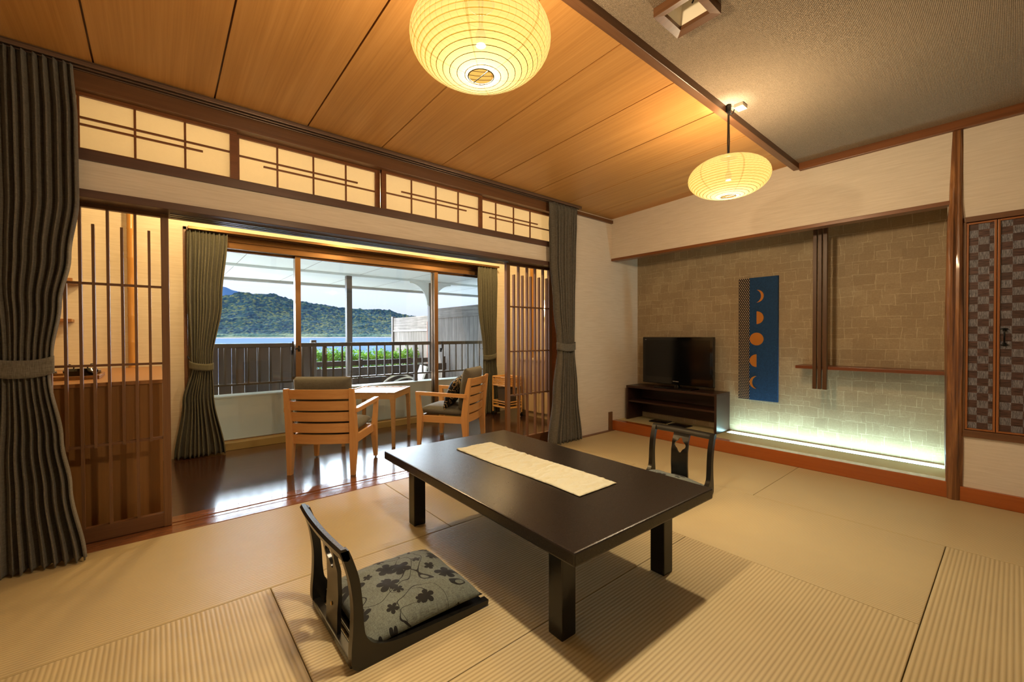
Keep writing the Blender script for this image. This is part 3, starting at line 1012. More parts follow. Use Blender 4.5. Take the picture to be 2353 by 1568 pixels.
# ceiling outlet plate with hook beside it
op = thing('ceiling_outlet', 'small cream plastic outlet box with hook on the grey ceiling above the oval lantern', 'ceiling outlet', (2.66, 1.055, 2.44))
MB().box((2.635, 1.035, 2.418), (2.70, 1.085, 2.441), bev=0.003).build('housing', M_WHITE, op)
MB().tube([(2.652, 1.09, 2.42), (2.650, 1.097, 2.40), (2.640, 1.103, 2.393), (2.630, 1.106, 2.398)], 0.003, 6).build('hook', M_IRON, op)

# veranda ceiling downlights and wall lamp
def downlight(label, x, y, e):
    t = thing('ceiling_lamp', label, 'light', (x, y, 2.42), 0)
    MB().lathe([(0.0, -0.012), (0.055, -0.012), (0.06, -0.004), (0.06, 0.0), (0.0, 0.0)], 24, (x, y, 2.419)).build('base', M_WHITE, t, smooth=True)
    MB().lathe([(0.0, -0.012), (0.012, -0.014), (0.014, -0.045), (0.0, -0.047)], 16, (x, y, 2.419)).build('socket', M_WHITE, t, smooth=True)
    ld = bpy.data.lights.new('globe_lamp', 'POINT')
    ld.energy = e
    ld.color = (1.0, 0.66, 0.30)
    ld.shadow_soft_size = 0.045
    lo = bpy.data.objects.new('lamp', ld)
    COL.objects.link(lo)
    lo.location = (0, 0, -0.105)
    lo.parent = t
downlight('small ceiling lamp of the veranda nearest the kitchen counter', 0.35, 3.95, DOWNLIGHT_W)
downlight('small ceiling lamp of the veranda above the side table', 1.75, 3.95, DOWNLIGHT_W * 1.3)
downlight('small ceiling lamp of the veranda above the rattan trolley', 3.15, 3.95, DOWNLIGHT_W)
wl = thing('wall_lamp', 'small box wall lamp glowing above the pale cabinet on the veranda', 'lamp', (4.37, 4.40, 1.47))
MB().box((4.362, 4.36, 1.36), (4.379, 4.44, 1.58), bev=0.003).build('back_plate', M_W_BROWN_Z, wl)
MB().loft([[(4.30, 4.35, zz), (4.362, 4.35, zz), (4.362, 4.45, zz), (4.30, 4.45, zz)] for zz in (1.35, 1.59)], cap=False).build('shade', M_SHOJI, wl)
ld = bpy.data.lights.new('wall_lamp_bulb', 'POINT')
ld.energy = 16.0
ld.color = (1.0, 0.68, 0.30)
ld.shadow_soft_size = 0.02
lo = bpy.data.objects.new('bulb', ld)
COL.objects.link(lo)
lo.location = (-0.04, 0, 0.0)
lo.parent = wl

# ================================================================ transom screens
ZP0, ZP1 = 2.010, 2.268
def transom(name, label, xa, xb, verts, hz, yp=2.99):
    """sliding paper screen between xa and xb; verts: x of upright bars; hz: (x0, x1, z) lying bars"""
    t = thing(name, label, 'paper screen', ((xa + xb) / 2, yp, 1.996), 0, 'paper transom screens over the veranda opening')
    f = MB()
    f.box((xa, yp - 0.012, 1.996), (xa + 0.035, yp + 0.012, 2.287))
    f.box((xb - 0.035, yp - 0.012, 1.996), (xb, yp + 0.012, 2.287))
    f.box((xa, yp - 0.0125, 1.996), (xb, yp + 0.0125, ZP0))
    f.box((xa, yp - 0.0125, ZP1), (xb, yp + 0.0125, 2.287))
    f.build('frame', M_W_RED, t)
    MB().box((xa + 0.03, yp + 0.004, 2.0), (xb - 0.03, yp + 0.006, 2.28)).build('paper', M_SHOJI, t)
    for x in verts:
        MB().box((x - 0.005, yp - 0.006, ZP0), (x + 0.005, yp + 0.004, ZP1)).build('upright_bar', M_W_RED, t)
    for a, b, z in hz:
        MB().box((a, yp - 0.0072, z - 0.0048), (b, yp + 0.004, z + 0.0048)).build('lying_bar', M_W_RED, t)
    return t
ZU, ZL = 2.162, 2.128
transom('transom_screen', 'paper transom screen next to the big left curtain, lower bar ending short on its right', -0.598, 0.372, (-0.291, -0.081, 0.128), ((-0.563, 0.337, ZU), (-0.563, 0.208, ZL)), 2.990)
transom('transom_screen', 'paper transom screen second from the left, between the two slanting-looking pairs of bars', 0.352, 1.262, (0.592, 0.806, 1.018), ((0.387, 1.10, ZU), (0.515, 1.227, ZL)), 3.018)
transom('transom_screen', 'whitest paper transom screen, third from the left', 1.262, 2.168, (1.503, 1.716, 1.925), ((1.42, 2.133, ZU), (1.297, 2.007, ZL)), 2.990)
transom('transom_screen', 'paper transom screen beside the narrow right curtain', 2.148, 3.08, (2.343, 2.552, 2.76), ((2.183, 2.86, ZU), (2.27, 3.045, ZL)), 3.018)
for i, lab in enumerate(['paper transom screen touching the big grey-green curtain, three panes in view',
                         'paper transom screen directly right of the leftmost one, warm cream paper',
                         'paper transom screen third from the left, paper whiter than the others',
                         'paper transom screen farthest right, ending behind the slim curtain']):
    bpy.data.objects['transom_screen' + ('' if i == 0 else '.%03d' % i)]['label'] = lab

# ================================================================ lattice screens
def lattice(label, posts, longs, shorts, yb, group, zlow=0.078):
    x0, x1 = posts[0][0], posts[-1][1]
    t = thing('lattice_screen', label, 'lattice screen', ((x0 + x1) / 2, 3.10, 0.0), 0, group)
    for a, b in posts:
        MB().box((a, yb[0], 0.0), (b, yb[1], 1.762), bev=0.002).build('stile', M_W_BROWN_Z, t)
    MB().box((x0 + 0.03, yb[0] + 0.002, 0.002), (x1 - 0.03, yb[1] - 0.002, zlow), bev=0.002).build('bottom_rail', M_W_BROWN_X, t)
    MB().box((x0 + 0.03, yb[0] + 0.003, 1.742), (x1 - 0.03, yb[1] - 0.003, 1.762)).build('top_rail', M_W_BROWN_X, t)
    for z in (1.350, 0.922, 0.502):
        MB().box((x0 + 0.03, yb[0] + 0.006, z - 0.006), (x1 - 0.03, yb[1] - 0.006, z + 0.006)).build('cross_bar', M_W_BROWN_X, t)
    for x in longs:
        MB().box((x - 0.006, yb[0] + 0.003, zlow - 0.002), (x + 0.006, yb[1] - 0.003, 1.745)).build('long_bar', M_W_BROWN_Z, t)
    for x in shorts:
        MB().box((x - 0.006, yb[0] + 0.003, 0.49), (x + 0.006, yb[1] - 0.003, 1.658)).build('short_bar', M_W_BROWN_Z, t)
    return t
lattice('brown wooden lattice screen beside the big left curtain, in front of the counter', ((-0.595, -0.56), (0.018, 0.053)), (-0.520, -0.411, -0.302, -0.198, -0.089), (-0.466, -0.357, -0.253, -0.143, -0.032), (3.078, 3.114), 'wooden lattice screens of the veranda opening')
lattice('brown wooden lattice screen beside the narrow right curtain, showing the rattan trolley behind', ((2.519, 2.560), (3.085, 3.119)), (2.678, 2.789, 2.897, 3.005), (2.620, 2.729, 2.838, 2.951, 3.055), (3.078, 3.114), 'wooden lattice screens of the veranda opening', zlow=0.088)

# ================================================================ curtains
def curtain(label, left, right, y0, z0, z1, folds, amp, mat, tie, group, seed=0, hook=None, tie_tilt=0.0):
    """left/right: tables (z, x) of the two edges; tie: (z_low, z_high)"""
    rnd = random.Random(seed)
    zm = (tie[0] + tie[1]) / 2
    t = thing('curtain', label, 'curtain', ((interp(left, z0) + interp(right, z0)) / 2, y0, z0), 0, group)
    nu, nv = folds * 10, 90
    ph = [rnd.uniform(-0.9, 0.9) for _ in range(folds + 2)]
    wid = [rnd.uniform(0.65, 1.4) for _ in range(folds)]
    tot = sum(wid)
    cum = [sum(wid[:i_]) / tot for i_ in range(folds + 1)]
    am = [rnd.uniform(0.55, 1.25) for _ in range(folds + 2)]
    vs, fs = [], []
    for j in range(nv + 1):
        z = z0 + (z1 - z0) * j / nv
        L, R = interp(left, z), interp(right, z)
        pinch = math.exp(-((z - zm) / 0.16) ** 2)
        head = max(0.0, 1 - (z1 - z) / 0.20)
        foot = max(0.0, min(1.0, (zm - z) / 0.5))
        a = amp * (1 - 0.35 * pinch) * (1 - 0.55 * head) * (1 + 0.25 * foot)
        drag = 0.0
        for i in range(nu + 1):
            u = i / nu
            q = u * folds
            k = int(min(q, folds - 1e-6))
            lam = q - k
            u = cum[k] + (cum[k + 1] - cum[k]) * lam
            phs = 2 * PI * q + 0.16 * math.sin(z * 1.6 + ph[k]) * (1 - head)
            amk = am[k] + (am[k + 1] - am[k]) * lam
            y = a * amk * math.sin(phs)
            if head > 0:
                y += head * 0.008 * math.sin(phs * 2.0 + 0.6)
            x = L + (R - L) * u + 0.22 * (R - L) / folds * math.sin(2 * phs) * (1 - 0.6 * head)
            y += 0.010 * noise.noise(Vector((u * 3, z * 1.6, seed * 3.1)))
            y += -0.012 * pinch * math.sin(PI * u)
            vs.append((x, y0 + y, z + 0.004 * math.sin(phs) * foot))
    for j in range(nv):
        for i in range(nu):
            b = j * (nu + 1) + i
            fs.append((b, b + 1, b + nu + 2, b + nu + 1))
    o = MB().add(vs, fs).build('drape', mat, t, smooth=True, angle=0)
    md = o.modifiers.new('thickness', 'SOLIDIFY')
    md.thickness = 0.0025
    # band that ties it
    bL, bR = interp(left, zm) - 0.012, interp(right, zm) + 0.010
    bt = MB()
    rings = []
    cx, hw, hd = (bL + bR) / 2, (bR - bL) / 2, amp * 1.25
    for f_ in (0, 0.25, 0.5, 0.75, 1):
        ring = []
        for k in range(40):
            a = 2 * PI * k / 40
            ca, sa = math.cos(a), math.sin(a)
            px = cx + hw * (abs(ca) ** 0.8) * (1 if ca > 0 else -1)
            py = y0 - 0.006 + hd * (abs(sa) ** 0.8) * (1 if sa > 0 else -1)
            tilt = tie_tilt * (px - cx)
            sag = -0.018 * (1 - (ca) ** 2)
            ring.append((px, py, tie[0] + (tie[1] - tie[0]) * f_ + tilt + sag))
        rings.append(ring)
    bt.loft(rings, cap=False)
    b = bt.build('tieback', mat, t, smooth=True, angle=0)
    md = b.modifiers.new('thickness', 'SOLIDIFY')
    md.thickness = 0.003
    if hook:
        MB().tube([hook[0], hook[1], hook[2]], 0.004, 6).build('tieback_hook', M_IRON, t, smooth=True)
    return t
curtain('large grey-green curtain tied back at the left edge of the tatami room',
        [(0, -0.60), (0.4, -0.585), (0.90, -0.555), (0.99, -0.553), (1.4, -0.585), (2.38, -0.595)],
        [(0, -0.272), (0.37, -0.32), (0.59, -0.347), (0.90, -0.385), (0.985, -0.375), (1.23, -0.347), (1.45, -0.314), (1.73, -0.284), (2.1, -0.284), (2.38, -0.298)],
        2.88, 0.012, 2.360, 10, 0.034, M_CURTAIN, (0.905, 0.985), 'curtains of the tatami room', 3)
curtain('narrow grey-green curtain tied between the right lattice and the cream wall',
        [(0, 2.885), (0.5, 2.96), (0.94, 3.01), (1.005, 3.0), (1.385, 2.955), (1.82, 2.905), (2.38, 2.89)],
        [(0, 3.345), (0.5, 3.275), (0.94, 3.235), (1.01, 3.235), (1.4, 3.245), (1.85, 3.255), (2.38, 3.285)],
        2.885, 0.012, 2.360, 8, 0.034, M_CURTAIN, (0.935, 1.008), 'curtains of the tatami room', 5)
curtain('olive curtain tied at the left side of the large window',
        [(0, 0.10), (0.5, 0.16), (0.80, 0.222), (0.88, 0.215), (1.4, 0.20), (2.02, 0.205)],
        [(0, 0.468), (0.56, 0.383), (0.80, 0.375), (0.86, 0.378), (1.38, 0.452), (2.02, 0.502)],
        4.655, 0.012, 2.010, 10, 0.028, M_CURTAIN2, (0.785, 0.85), 'curtains of the large window', 8,
        hook=((0.20, 4.735, 0.90), (0.20, 4.70, 0.895), (0.215, 4.68, 0.87)), tie_tilt=-0.12)
curtain('olive curtain tied at the right side of the large window behind the armchair',
        [(0, 3.40), (0.5, 3.40), (0.79, 3.40), (0.86, 3.40), (1.5, 3.33), (2.02, 3.31)],
        [(0, 3.66), (0.5, 3.62), (0.79, 3.60), (0.86, 3.60), (1.5, 3.62), (2.02, 3.635)],
        4.655, 0.012, 2.010, 8, 0.030, M_CURTAIN2, (0.76, 0.83), 'curtains of the large window', 9, tie_tilt=0.14)

def rail(label, x0, x1, y, z, m):
    t = thing('curtain_rail', label, 'curtain rail', ((x0 + x1) / 2, y, z))
    r = MB()
    r.box((x0, y - 0.04, z - 0.010), (x1, y - 0.028, z + 0.012), bev=0.002)
    r.box((x0, y - 0.004, z - 0.010), (x1, y + 0.008, z + 0.010), bev=0.002)
    r.box((x0, y + 0.028, z - 0.010), (x1, y + 0.036, z + 0.010), bev=0.002)
    r.box((x0, y - 0.04, z + 0.008), (x1, y + 0.036, z + 0.014))
    r.build('track', m, t)
    return t
M_RAILCOL = plain('curtain_rail_bronze', '#6f5a4c', 0.35, metal=0.4)
rl = rail('long dark bronze double curtain rail under the wooden ceiling', -0.60, 3.33, 2.895, 2.374, M_RAILCOL)
for x in (0.37, 0.80, 1.30, 1.72, 2.2, 2.7):
    MB().box((x - 0.012, 2.865, 2.386), (x + 0.012, 2.92, 2.389)).build('bracket', M_RAILCOL, rl)
rail('bronze curtain rail above the large window', 0.21, 3.65, 4.66, 2.024, M_ALU)

# ================================================================ low lacquer table
RT = math.radians(-1.2)
tb = thing('low_table', 'large low black lacquer table standing on the tatami', 'table', (1.437, 1.612, 0), RT)
def L(t):
    return dict(parent=t, world=False)
mb = MB().box((-0.443, -0.752, 0.352), (0.443, 0.752, 0.3985), bev=0.006)
mb.build('tabletop', M_DARKLAQ, **L(tb))
fr = MB()
fr.box((-0.36, -0.64, 0.335), (0.36, 0.64, 0.353))
fr.build('apron', M_EDGELAQ, **L(tb))
for sx in (-1, 1):
    for sy in (-1, 1):
        MB().box((sx * 0.355, sy * 0.612, 0.0), (sx * 0.285, sy * 0.542, 0.352), bev=0.005).build('leg', M_EDGELAQ, **L(tb))
rn = MB()
nu, nv = 48, 170
vs, fs = [], []
for j in range(nv + 1):
    for i in range(nu + 1):
        u, v = i / nu, j / nv
        x = (u - 0.5) * 0.252 + 0.003 * noise.noise(Vector((v * 9, 2, u))) + (0.004 * math.sin(v * 7))
        y = (v - 0.5) * 0.965 + 0.004 * noise.noise(Vector((u * 5, 7, v)))
        z = 0.0012 + 0.0075 * abs(noise.noise(Vector((x * 12, y * 20, 3)))) + 0.0045 * abs(noise.noise(Vector((x * 30, y * 48, 8))))
        if j in (0, nv) or i in (0, nu):
            z = 0.0006
        vs.append((x, y, z))
for j in range(nv):
    for i in range(nu):
        b = j * (nu + 1) + i
        fs.append((b, b + 1, b + nu + 2, b + nu + 1))
o = MB().add(vs, fs).build('table_runner', M_LINEN, None, smooth=True, angle=0)
md = o.modifiers.new('thickness', 'SOLIDIFY'); md.thickness = 0.0012; md.offset = 1
o.location = (1.469, 1.643, 0.4)
o.rotation_euler = (0, 0, math.radians(-0.5))
tag(o, 'crinkled natural linen runner lying along the black table', 'table runner')

# ================================================================ legless floor chairs
def ribbon(path, y0, y1, mb, mi=0):
    """closed side-profile (x, z) extruded between y0 and y1"""
    mb.loft([[(x, y, z) for x, z in path] for y in (y0, y1)], mi=mi)
def smooth_path(pts, n=8):
    out = []
    P = [pts[0]] + list(pts) + [pts[-1]]
    for i in range(1, len(P) - 2):
        for k in range(n):
            t = k / n
            a, b, c, d = P[i - 1], P[i], P[i + 1], P[i + 2]
            out.append(tuple(0.5 * ((2 * b[q]) + (-a[q] + c[q]) * t + (2 * a[q] - 5 * b[q] + 4 * c[q] - d[q]) * t * t + (-a[q] + 3 * b[q] - 3 * c[q] + d[q]) * t ** 3) for q in range(len(b))))
    out.append(tuple(pts[-1]))
    return out
BACK = [(-0.043, 0.402), (-0.030, 0.370), (-0.008, 0.31), (0.004, 0.24), (0.006, 0.16), (0.002, 0.10)]      # centre line of the back, x forward
def back_x(z):
    pts = sorted([(p[1], p[0]) for p in BACK])
    return interp([(0.0, 0.0)] + pts, z)
def zaisu(label, loc, rz, group, cush_off=0.03):
    t = thing('floor_chair', label, 'legless chair', loc, rz, group)
    W = 0.236
    # side frame: upright that turns into a floor runner (outer then inner outline)
    outer = smooth_path([(-0.052, 0.400), (-0.040, 0.362), (-0.024, 0.30), (-0.014, 0.22), (-0.015, 0.14), (-0.020, 0.07), (-0.017, 0.022), (0.006, 0.0015)], 6) + [(0.30, 0.0015), (0.515, 0.008)]
    inner = [(0.518, 0.024)] + smooth_path([(0.30, 0.034), (0.14, 0.044), (0.065, 0.064), (0.030, 0.10), (0.020, 0.15), (0.016, 0.22), (0.006, 0.30), (-0.012, 0.362), (-0.026, 0.400)], 6)
    path = outer + inner
    for s in (-1, 1):
        mb = MB()
        ribbon(path, s * W, s * (W - 0.031), mb)
        mb.build('side_frame', M_ZAISU, smooth=True, angle=40, **L(t))
    mb = MB()
    ring = [(-0.056, 0.398), (-0.046, 0.372), (-0.030, 0.366), (-0.022, 0.372), (-0.028, 0.398), (-0.036, 0.408), (-0.050, 0.408)]
    rr = []
    for i in range(13):
        y = -W + 2 * W * i / 12
        rr.append([(x - 0.010 * (1 - (y / W) ** 2), y, z) for x, z in ring])
    mb.loft(rr)
    mb.build('top_rail', M_ZAISU, smooth=True, angle=40, **L(t))
    # centre splat with pierced four-lobed opening
    n = 40
    zc_, hz, hw = 0.292, 0.062, 0.060
    outer_r, inner_r = [], []
    for k in range(n):
        a = 2 * PI * k / n + PI / 4
        ca, sa = math.cos(a), math.sin(a)
        mxx = max(abs(ca), abs(sa))
        outer_r.append((hw * ca / mxx, zc_ + hz * sa / mxx))
        lob = 0.87 + 0.13 * math.cos(4 * a)
        inner_r.append((0.044 * ca * lob, zc_ + 0.052 * sa * lob))
    mb = MB()
    th = 0.014
    def bend(y, z, s):
        wfac = 1 + 0.10 * (0.37 - z)
        return (back_x(z) - 0.004 + s * th / 2, y * wfac, z)
    for s in (-1, 1):
        vs = [bend(y, z, s) for y, z in outer_r] + [bend((a[0] + b[0]) / 2, (a[1] + b[1]) / 2, s) for a, b in zip(outer_r, inner_r)] + [bend(y, z, s) for y, z in inner_r]
        fs = []
        for q in (0, n):
            for k in range(n):
                fs.append((q + k, q + (k + 1) % n, q + n + (k + 1) % n, q + n + k))
        mb.add(vs, fs)
    vs = [bend(y, z, s) for s in (-1, 1) for y, z in inner_r]
    mb.add(vs, [(k, (k + 1) % n, n + (k + 1) % n, n + k) for k in range(n)])
    def slab(za, zb, steps):
        rings_ = []
        for i in range(steps + 1):
            z = za + (zb - za) * i / steps
            rings_.append([bend(-hw, z, -1), bend(hw, z, -1), bend(hw, z, 1), bend(-hw, z, 1)])
        mb.loft(rings_, cap=True)
    slab(0.016, zc_ - hz, 12)
    slab(zc_ + hz, 0.376, 2)
    for sy in (-1, 1):      # outer edges of the pierced block
        rings_ = []
        for i in range(9):
            z = zc_ - hz + 2 * hz * i / 8
            rings_.append([bend(sy * hw, z, -1), bend(sy * hw, z, 1)])
        vs = [p for r in rings_ for p in r]
        mb.add(vs, [(2 * i, 2 * i + 1, 2 * i + 3, 2 * i + 2) for i in range(8)])
    sp = mb.build('splat', M_ZAISU, smooth=True, angle=40, **L(t))
    b = MB()
    b.lathe([(0.0, 0.002), (0.006, 0.002), (0.0075, 0.0)], 16)
    b.v = [(back_x(0.112) - 0.0125 - z, y, 0.112 + x) for x, y, z in b.v]
    b.v = [(x, y, z) for x, y, z in b.v]
    s_ = b.build('screw', M_BRASS, **L(t))
    s_.parent = sp
    MB().box((-0.018, -W + 0.02, 0.006), (0.012, W - 0.02, 0.030), bev=0.004).box((0.03, -W + 0.02, 0.014), (0.50, W - 0.02, 0.026), bev=0.003).build('seat_board', M_ZAISU, **L(t))
    # cushion
    n = 36
    vs, fs = [], []
    for side in (1, -1):
        for j in range(n + 1):
            for i in range(n + 1):
                u, v = 2 * i / n - 1, 2 * j / n - 1
                e = max(0.0, (1 - abs(u) ** 3.2)) ** 0.55 * max(0.0, (1 - abs(v) ** 3.2)) ** 0.55
                pull = 1 - 0.045 * (1 - abs(u) ** 2) * abs(v) ** 6 - 0.0
                x = cush_off + 0.232 + 0.232 * u * (1 - 0.04 * (1 - v * v) * abs(u) ** 6)
                y = 0.228 * v * pull
                wr = 0.008 * noise.noise(Vector((u * 2.2 + loc[0], v * 2.2, 1.0 + side))) + 0.004 * noise.noise(Vector((u * 6, v * 5, 4.0)))
                z = 0.052 + (0.066 if side > 0 else 0.024) * e * side + (wr * e if side > 0 else 0)
                vs.append((x, y, z))
    m_ = (n + 1) ** 2
    for s in (0, 1):
        for j in range(n):
            for i in range(n):
                b0 = s * m_ + j * (n + 1) + i
                q = (b0, b0 + 1, b0 + n + 2, b0 + n + 1)
                fs.append(q if s == 0 else tuple(reversed(q)))
    c = MB().add(vs, fs).build('cushion', M_BLOSSOM, smooth=True, angle=0, **L(t))
    bm = bmesh.new(); bm.from_mesh(c.data); bmesh.ops.remove_doubles(bm, verts=bm.verts, dist=0.0005)
    bmesh.ops.recalc_face_normals(bm, faces=bm.faces); bm.to_mesh(c.data); bm.free()
    return t
M_BRASS = plain('brass_screw', '#b08a45', 0.3, metal=0.9)
gz = 'black floor chairs with blossom cushions'
zaisu('black floor chair nearest the camera, its whole blossom cushion in view', (0.478, 1.572, 0), 0.0, gz)
zaisu('black floor chair on the far side of the table, in front of the alcove', (2.825, 1.526, 0), PI + math.radians(-2.0), gz, cush_off=0.008)

# ================================================================ armchairs
def armchair(label, loc, rz, group):
    """faces local +y"""
    t = thing('armchair', label, 'armchair', loc, rz, group)
    for s in (-1, 1):
        # rear leg running up into the back post
        MB().taper([(s * 0.244, -0.247, 0.0, 0.016, 0.018), (s * 0.244, -0.235, 0.20, 0.023, 0.028), (s * 0.245, -0.230, 0.28, 0.024, 0.032), (s * 0.247, -0.245, 0.42, 0.022, 0.028), (s * 0.249, -0.272, 0.60, 0.019, 0.020), (s * 0.250, -0.286, 0.672, 0.017, 0.014)]).build('leg', M_OAK_Z, **L(t))
        MB().taper([(s * 0.262, 0.240, 0.012, 0.014, 0.016), (s * 0.254, 0.232, 0.20, 0.022, 0.026), (s * 0.254, 0.230, 0.29, 0.021, 0.026), (s * 0.262, 0.240, 0.40, 0.017, 0.022), (s * 0.266, 0.246, 0.503, 0.0165, 0.020)]).build('leg', M_OAK_Z, **L(t))
        MB().lathe([(0.0, 0.0), (0.008, 0.0), (0.008, 0.013), (0.0, 0.013)], 12, (s * 0.262, 0.240, 0.0)).build('glide', M_STEEL, **L(t))
        mb = MB()
        mb.loft([[(s * (0.266 + a), y, z + b) for a, b in ((-0.020, -0.016), (0.020, -0.016), (0.020, 0.016), (-0.020, 0.016))] for y, z in ((-0.255, 0.502), (-0.10, 0.506), (0.10, 0.512), (0.266, 0.517))])
        mb.build('armrest', M_OAK_Y, **L(t))
        MB().box((s * 0.235, -0.215, 0.235), (s * 0.257, 0.22, 0.300), bev=0.002).build('side_rail', M_OAK_Y, **L(t))
    MB().box((-0.245, 0.215, 0.235), (0.245, 0.238, 0.300), bev=0.002).build('front_rail', M_OAK_X, **L(t))
    def slat(z0, z1, name):
        mb = MB()
        rings = []
        for i in range(13):
            x = -0.236 + 0.472 * i / 12
            bow = -0.028 * (1 - (x / 0.236) ** 2)
            def yy(z):
                return interp([(0.24, -0.228), (0.42, -0.240), (0.60, -0.268), (0.68, -0.284)], z)
            rings.append([(x, yy(z0) + bow - 0.007, z0), (x, yy(z0) + bow + 0.007, z0), (x, yy(z1) + bow + 0.007, z1), (x, yy(z1) + bow - 0.007, z1)])
        mb.loft(rings)
        mb.build(name, M_OAK_X, smooth=True, angle=40, **L(t))
    for a, b in ((0.592, 0.666), (0.502, 0.575), (0.416, 0.487), (0.328, 0.400)):
        slat(a, b, 'back_slat')
    slat(0.240, 0.312, 'rear_rail')
    def cushion(name, c, half, tilt, puff=0.018):
        n = 18
        vs, fs = [], []
        for side in (1, -1):
            for j in range(n + 1):
                for i in range(n + 1):
                    u, v = 2 * i / n - 1, 2 * j / n - 1
                    e = max(0.0, 1 - abs(u) ** 7) ** 0.5 * max(0.0, 1 - abs(v) ** 7) ** 0.5
                    d = (1 - u * u) * (1 - v * v) * puff
                    vs.append((half[0] * u, half[1] * v, side * (half[2] * e + d * e)))
        m_ = (n + 1) ** 2
        for s in (0, 1):
            for j in range(n):
                for i in range(n):
                    b0 = s * m_ + j * (n + 1) + i
                    q = (b0, b0 + 1, b0 + n + 2, b0 + n + 1)
                    fs.append(q if s == 0 else tuple(reversed(q)))
        M = Matrix.Translation(c) @ Matrix.Rotation(tilt, 4, 'X')
        o = MB().add([M @ Vector(p) for p in vs], fs).build(name, M_CUSH, smooth=True, angle=0, **L(t))
        bm = bmesh.new(); bm.from_mesh(o.data); bmesh.ops.remove_doubles(bm, verts=bm.verts, dist=0.0005)
        bmesh.ops.recalc_face_normals(bm, faces=bm.faces); bm.to_mesh(o.data); bm.free()
        return o
    cushion('seat_cushion', (0, 0.02, 0.338), (0.228, 0.232, 0.040), math.radians(2), 0.010)
    cushion('back_cushion', (0, -0.200, 0.560), (0.226, 0.200, 0.042), math.radians(98), 0.014)
    return t
ga = 'oak armchairs on the veranda'
armchair('oak armchair with grey cushions seen from behind, at the left of the side table', (1.122, 3.638, 0), math.radians(-39.8), ga)
armchair('oak armchair holding a dark patterned pillow, beside the right end of the window', (2.298, 3.690, 0), math.radians(34.9), ga)
# throw pillow in the right armchair
A2 = Matrix.Translation((2.298, 3.690, 0)) @ Matrix.Rotation(math.radians(34.9), 4, 'Z')
pp = A2 @ Vector((-0.055, -0.045, 0.515))
n = 22
vs, fs = [], []
for side in (1, -1):
    for j in range(n + 1):
        for i in range(n + 1):
            u, v = 2 * i / n - 1, 2 * j / n - 1
            e = (max(0.0, 1 - u * u) * max(0.0, 1 - v * v)) ** 0.42
            x = 0.180 * u * (1 - 0.10 * (1 - abs(v)) * abs(u) ** 4)
            y = 0.160 * v * (1 - 0.10 * (1 - abs(u)) * abs(v) ** 4)
            vs.append((x, y, side * 0.058 * e + 0.004 * noise.noise(Vector((u * 3, v * 3, side)))))
m_ = (n + 1) ** 2
for s in (0, 1):
    for j in range(n):
        for i in range(n):
            b0 = s * m_ + j * (n + 1) + i
            q = (b0, b0 + 1, b0 + n + 2, b0 + n + 1)
            fs.append(q if s == 0 else tuple(reversed(q)))
k = N('dark_patterned_pillow')
vv = k.obj()
f = k.noise(vv, 9, 2, 0.5, 1.6)
g = k.noise(k.obj(loc=(3, 1, 2)), 22, 2, 0.5, 1.0)
lines = k.math('LESS_THAN', k.math('ABSOLUTE', k.math('SUBTRACT', f, 0.5)), 0.020)
spots = k.math('GREATER_THAN', g, 0.66)
k.bsdf(k.mix(k.math('MAXIMUM', lines, spots), lin('#15181b'), lin('#b39c74')), 0.8, spec=0.25)
po = MB().add(vs, fs).build('throw_pillow', k.m, None, smooth=True, angle=0)
bm = bmesh.new(); bm.from_mesh(po.data); bmesh.ops.remove_doubles(bm, verts=bm.verts, dist=0.0005)
bmesh.ops.recalc_face_normals(bm, faces=bm.faces); bm.to_mesh(po.data); bm.free()
po.matrix_world = Matrix.Translation(pp) @ Matrix.Rotation(math.radians(34.9 + 8), 4, 'Z') @ Matrix.Rotation(math.radians(112), 4, 'X') @ Matrix.Rotation(math.radians(8), 4, 'Z')
tag(po, 'black throw pillow with thin cream pattern leaning in the right armchair', 'pillow')

# ================================================================ side table
st = thing('side_table', 'square wooden side table between the two armchairs', 'table', (1.728, 4.214, 0), math.radians(46.8))
H, hw = 0.527, 0.262
MB().box((-hw, -hw, H - 0.014), (hw, hw, H - 0.006), bev=0.001).build('tabletop', M_TBL, **L(st))
mb = MB()
for a, b in (((-hw, -hw), (hw, -hw + 0.016)), ((-hw, hw - 0.016), (hw, hw)), ((-hw, -hw + 0.016), (-hw + 0.016, hw - 0.016)), ((hw - 0.016, -hw + 0.016), (hw, hw - 0.016))):
    mb.box((a[0], a[1], H - 0.014), (b[0], b[1], H + 0.001), bev=0.001)
mb.build('rim', M_TBL, **L(st))
for i in range(4):
    R = Matrix.Rotation(i * PI / 2, 4, 'Z')
    mb = MB()
    rings = []
    for z, wd in ((0.0, 0.026), (0.25, 0.032), (0.42, 0.038), (0.455, 0.044), (0.475, 0.056), (0.5125, 0.056)):
        rings.append([R @ Vector((x, y, z)) for x, y in ((hw - wd, hw - wd), (hw, hw - wd), (hw, hw), (hw - wd, hw))])
    mb.loft(rings)
    mb.build('leg', M_TBL, **L(st))
    MB().box((-hw + 0.05, hw - 0.020, 0.463), (hw - 0.05, hw - 0.001, H - 0.013), mat=R).build('apron', M_TBL, **L(st))

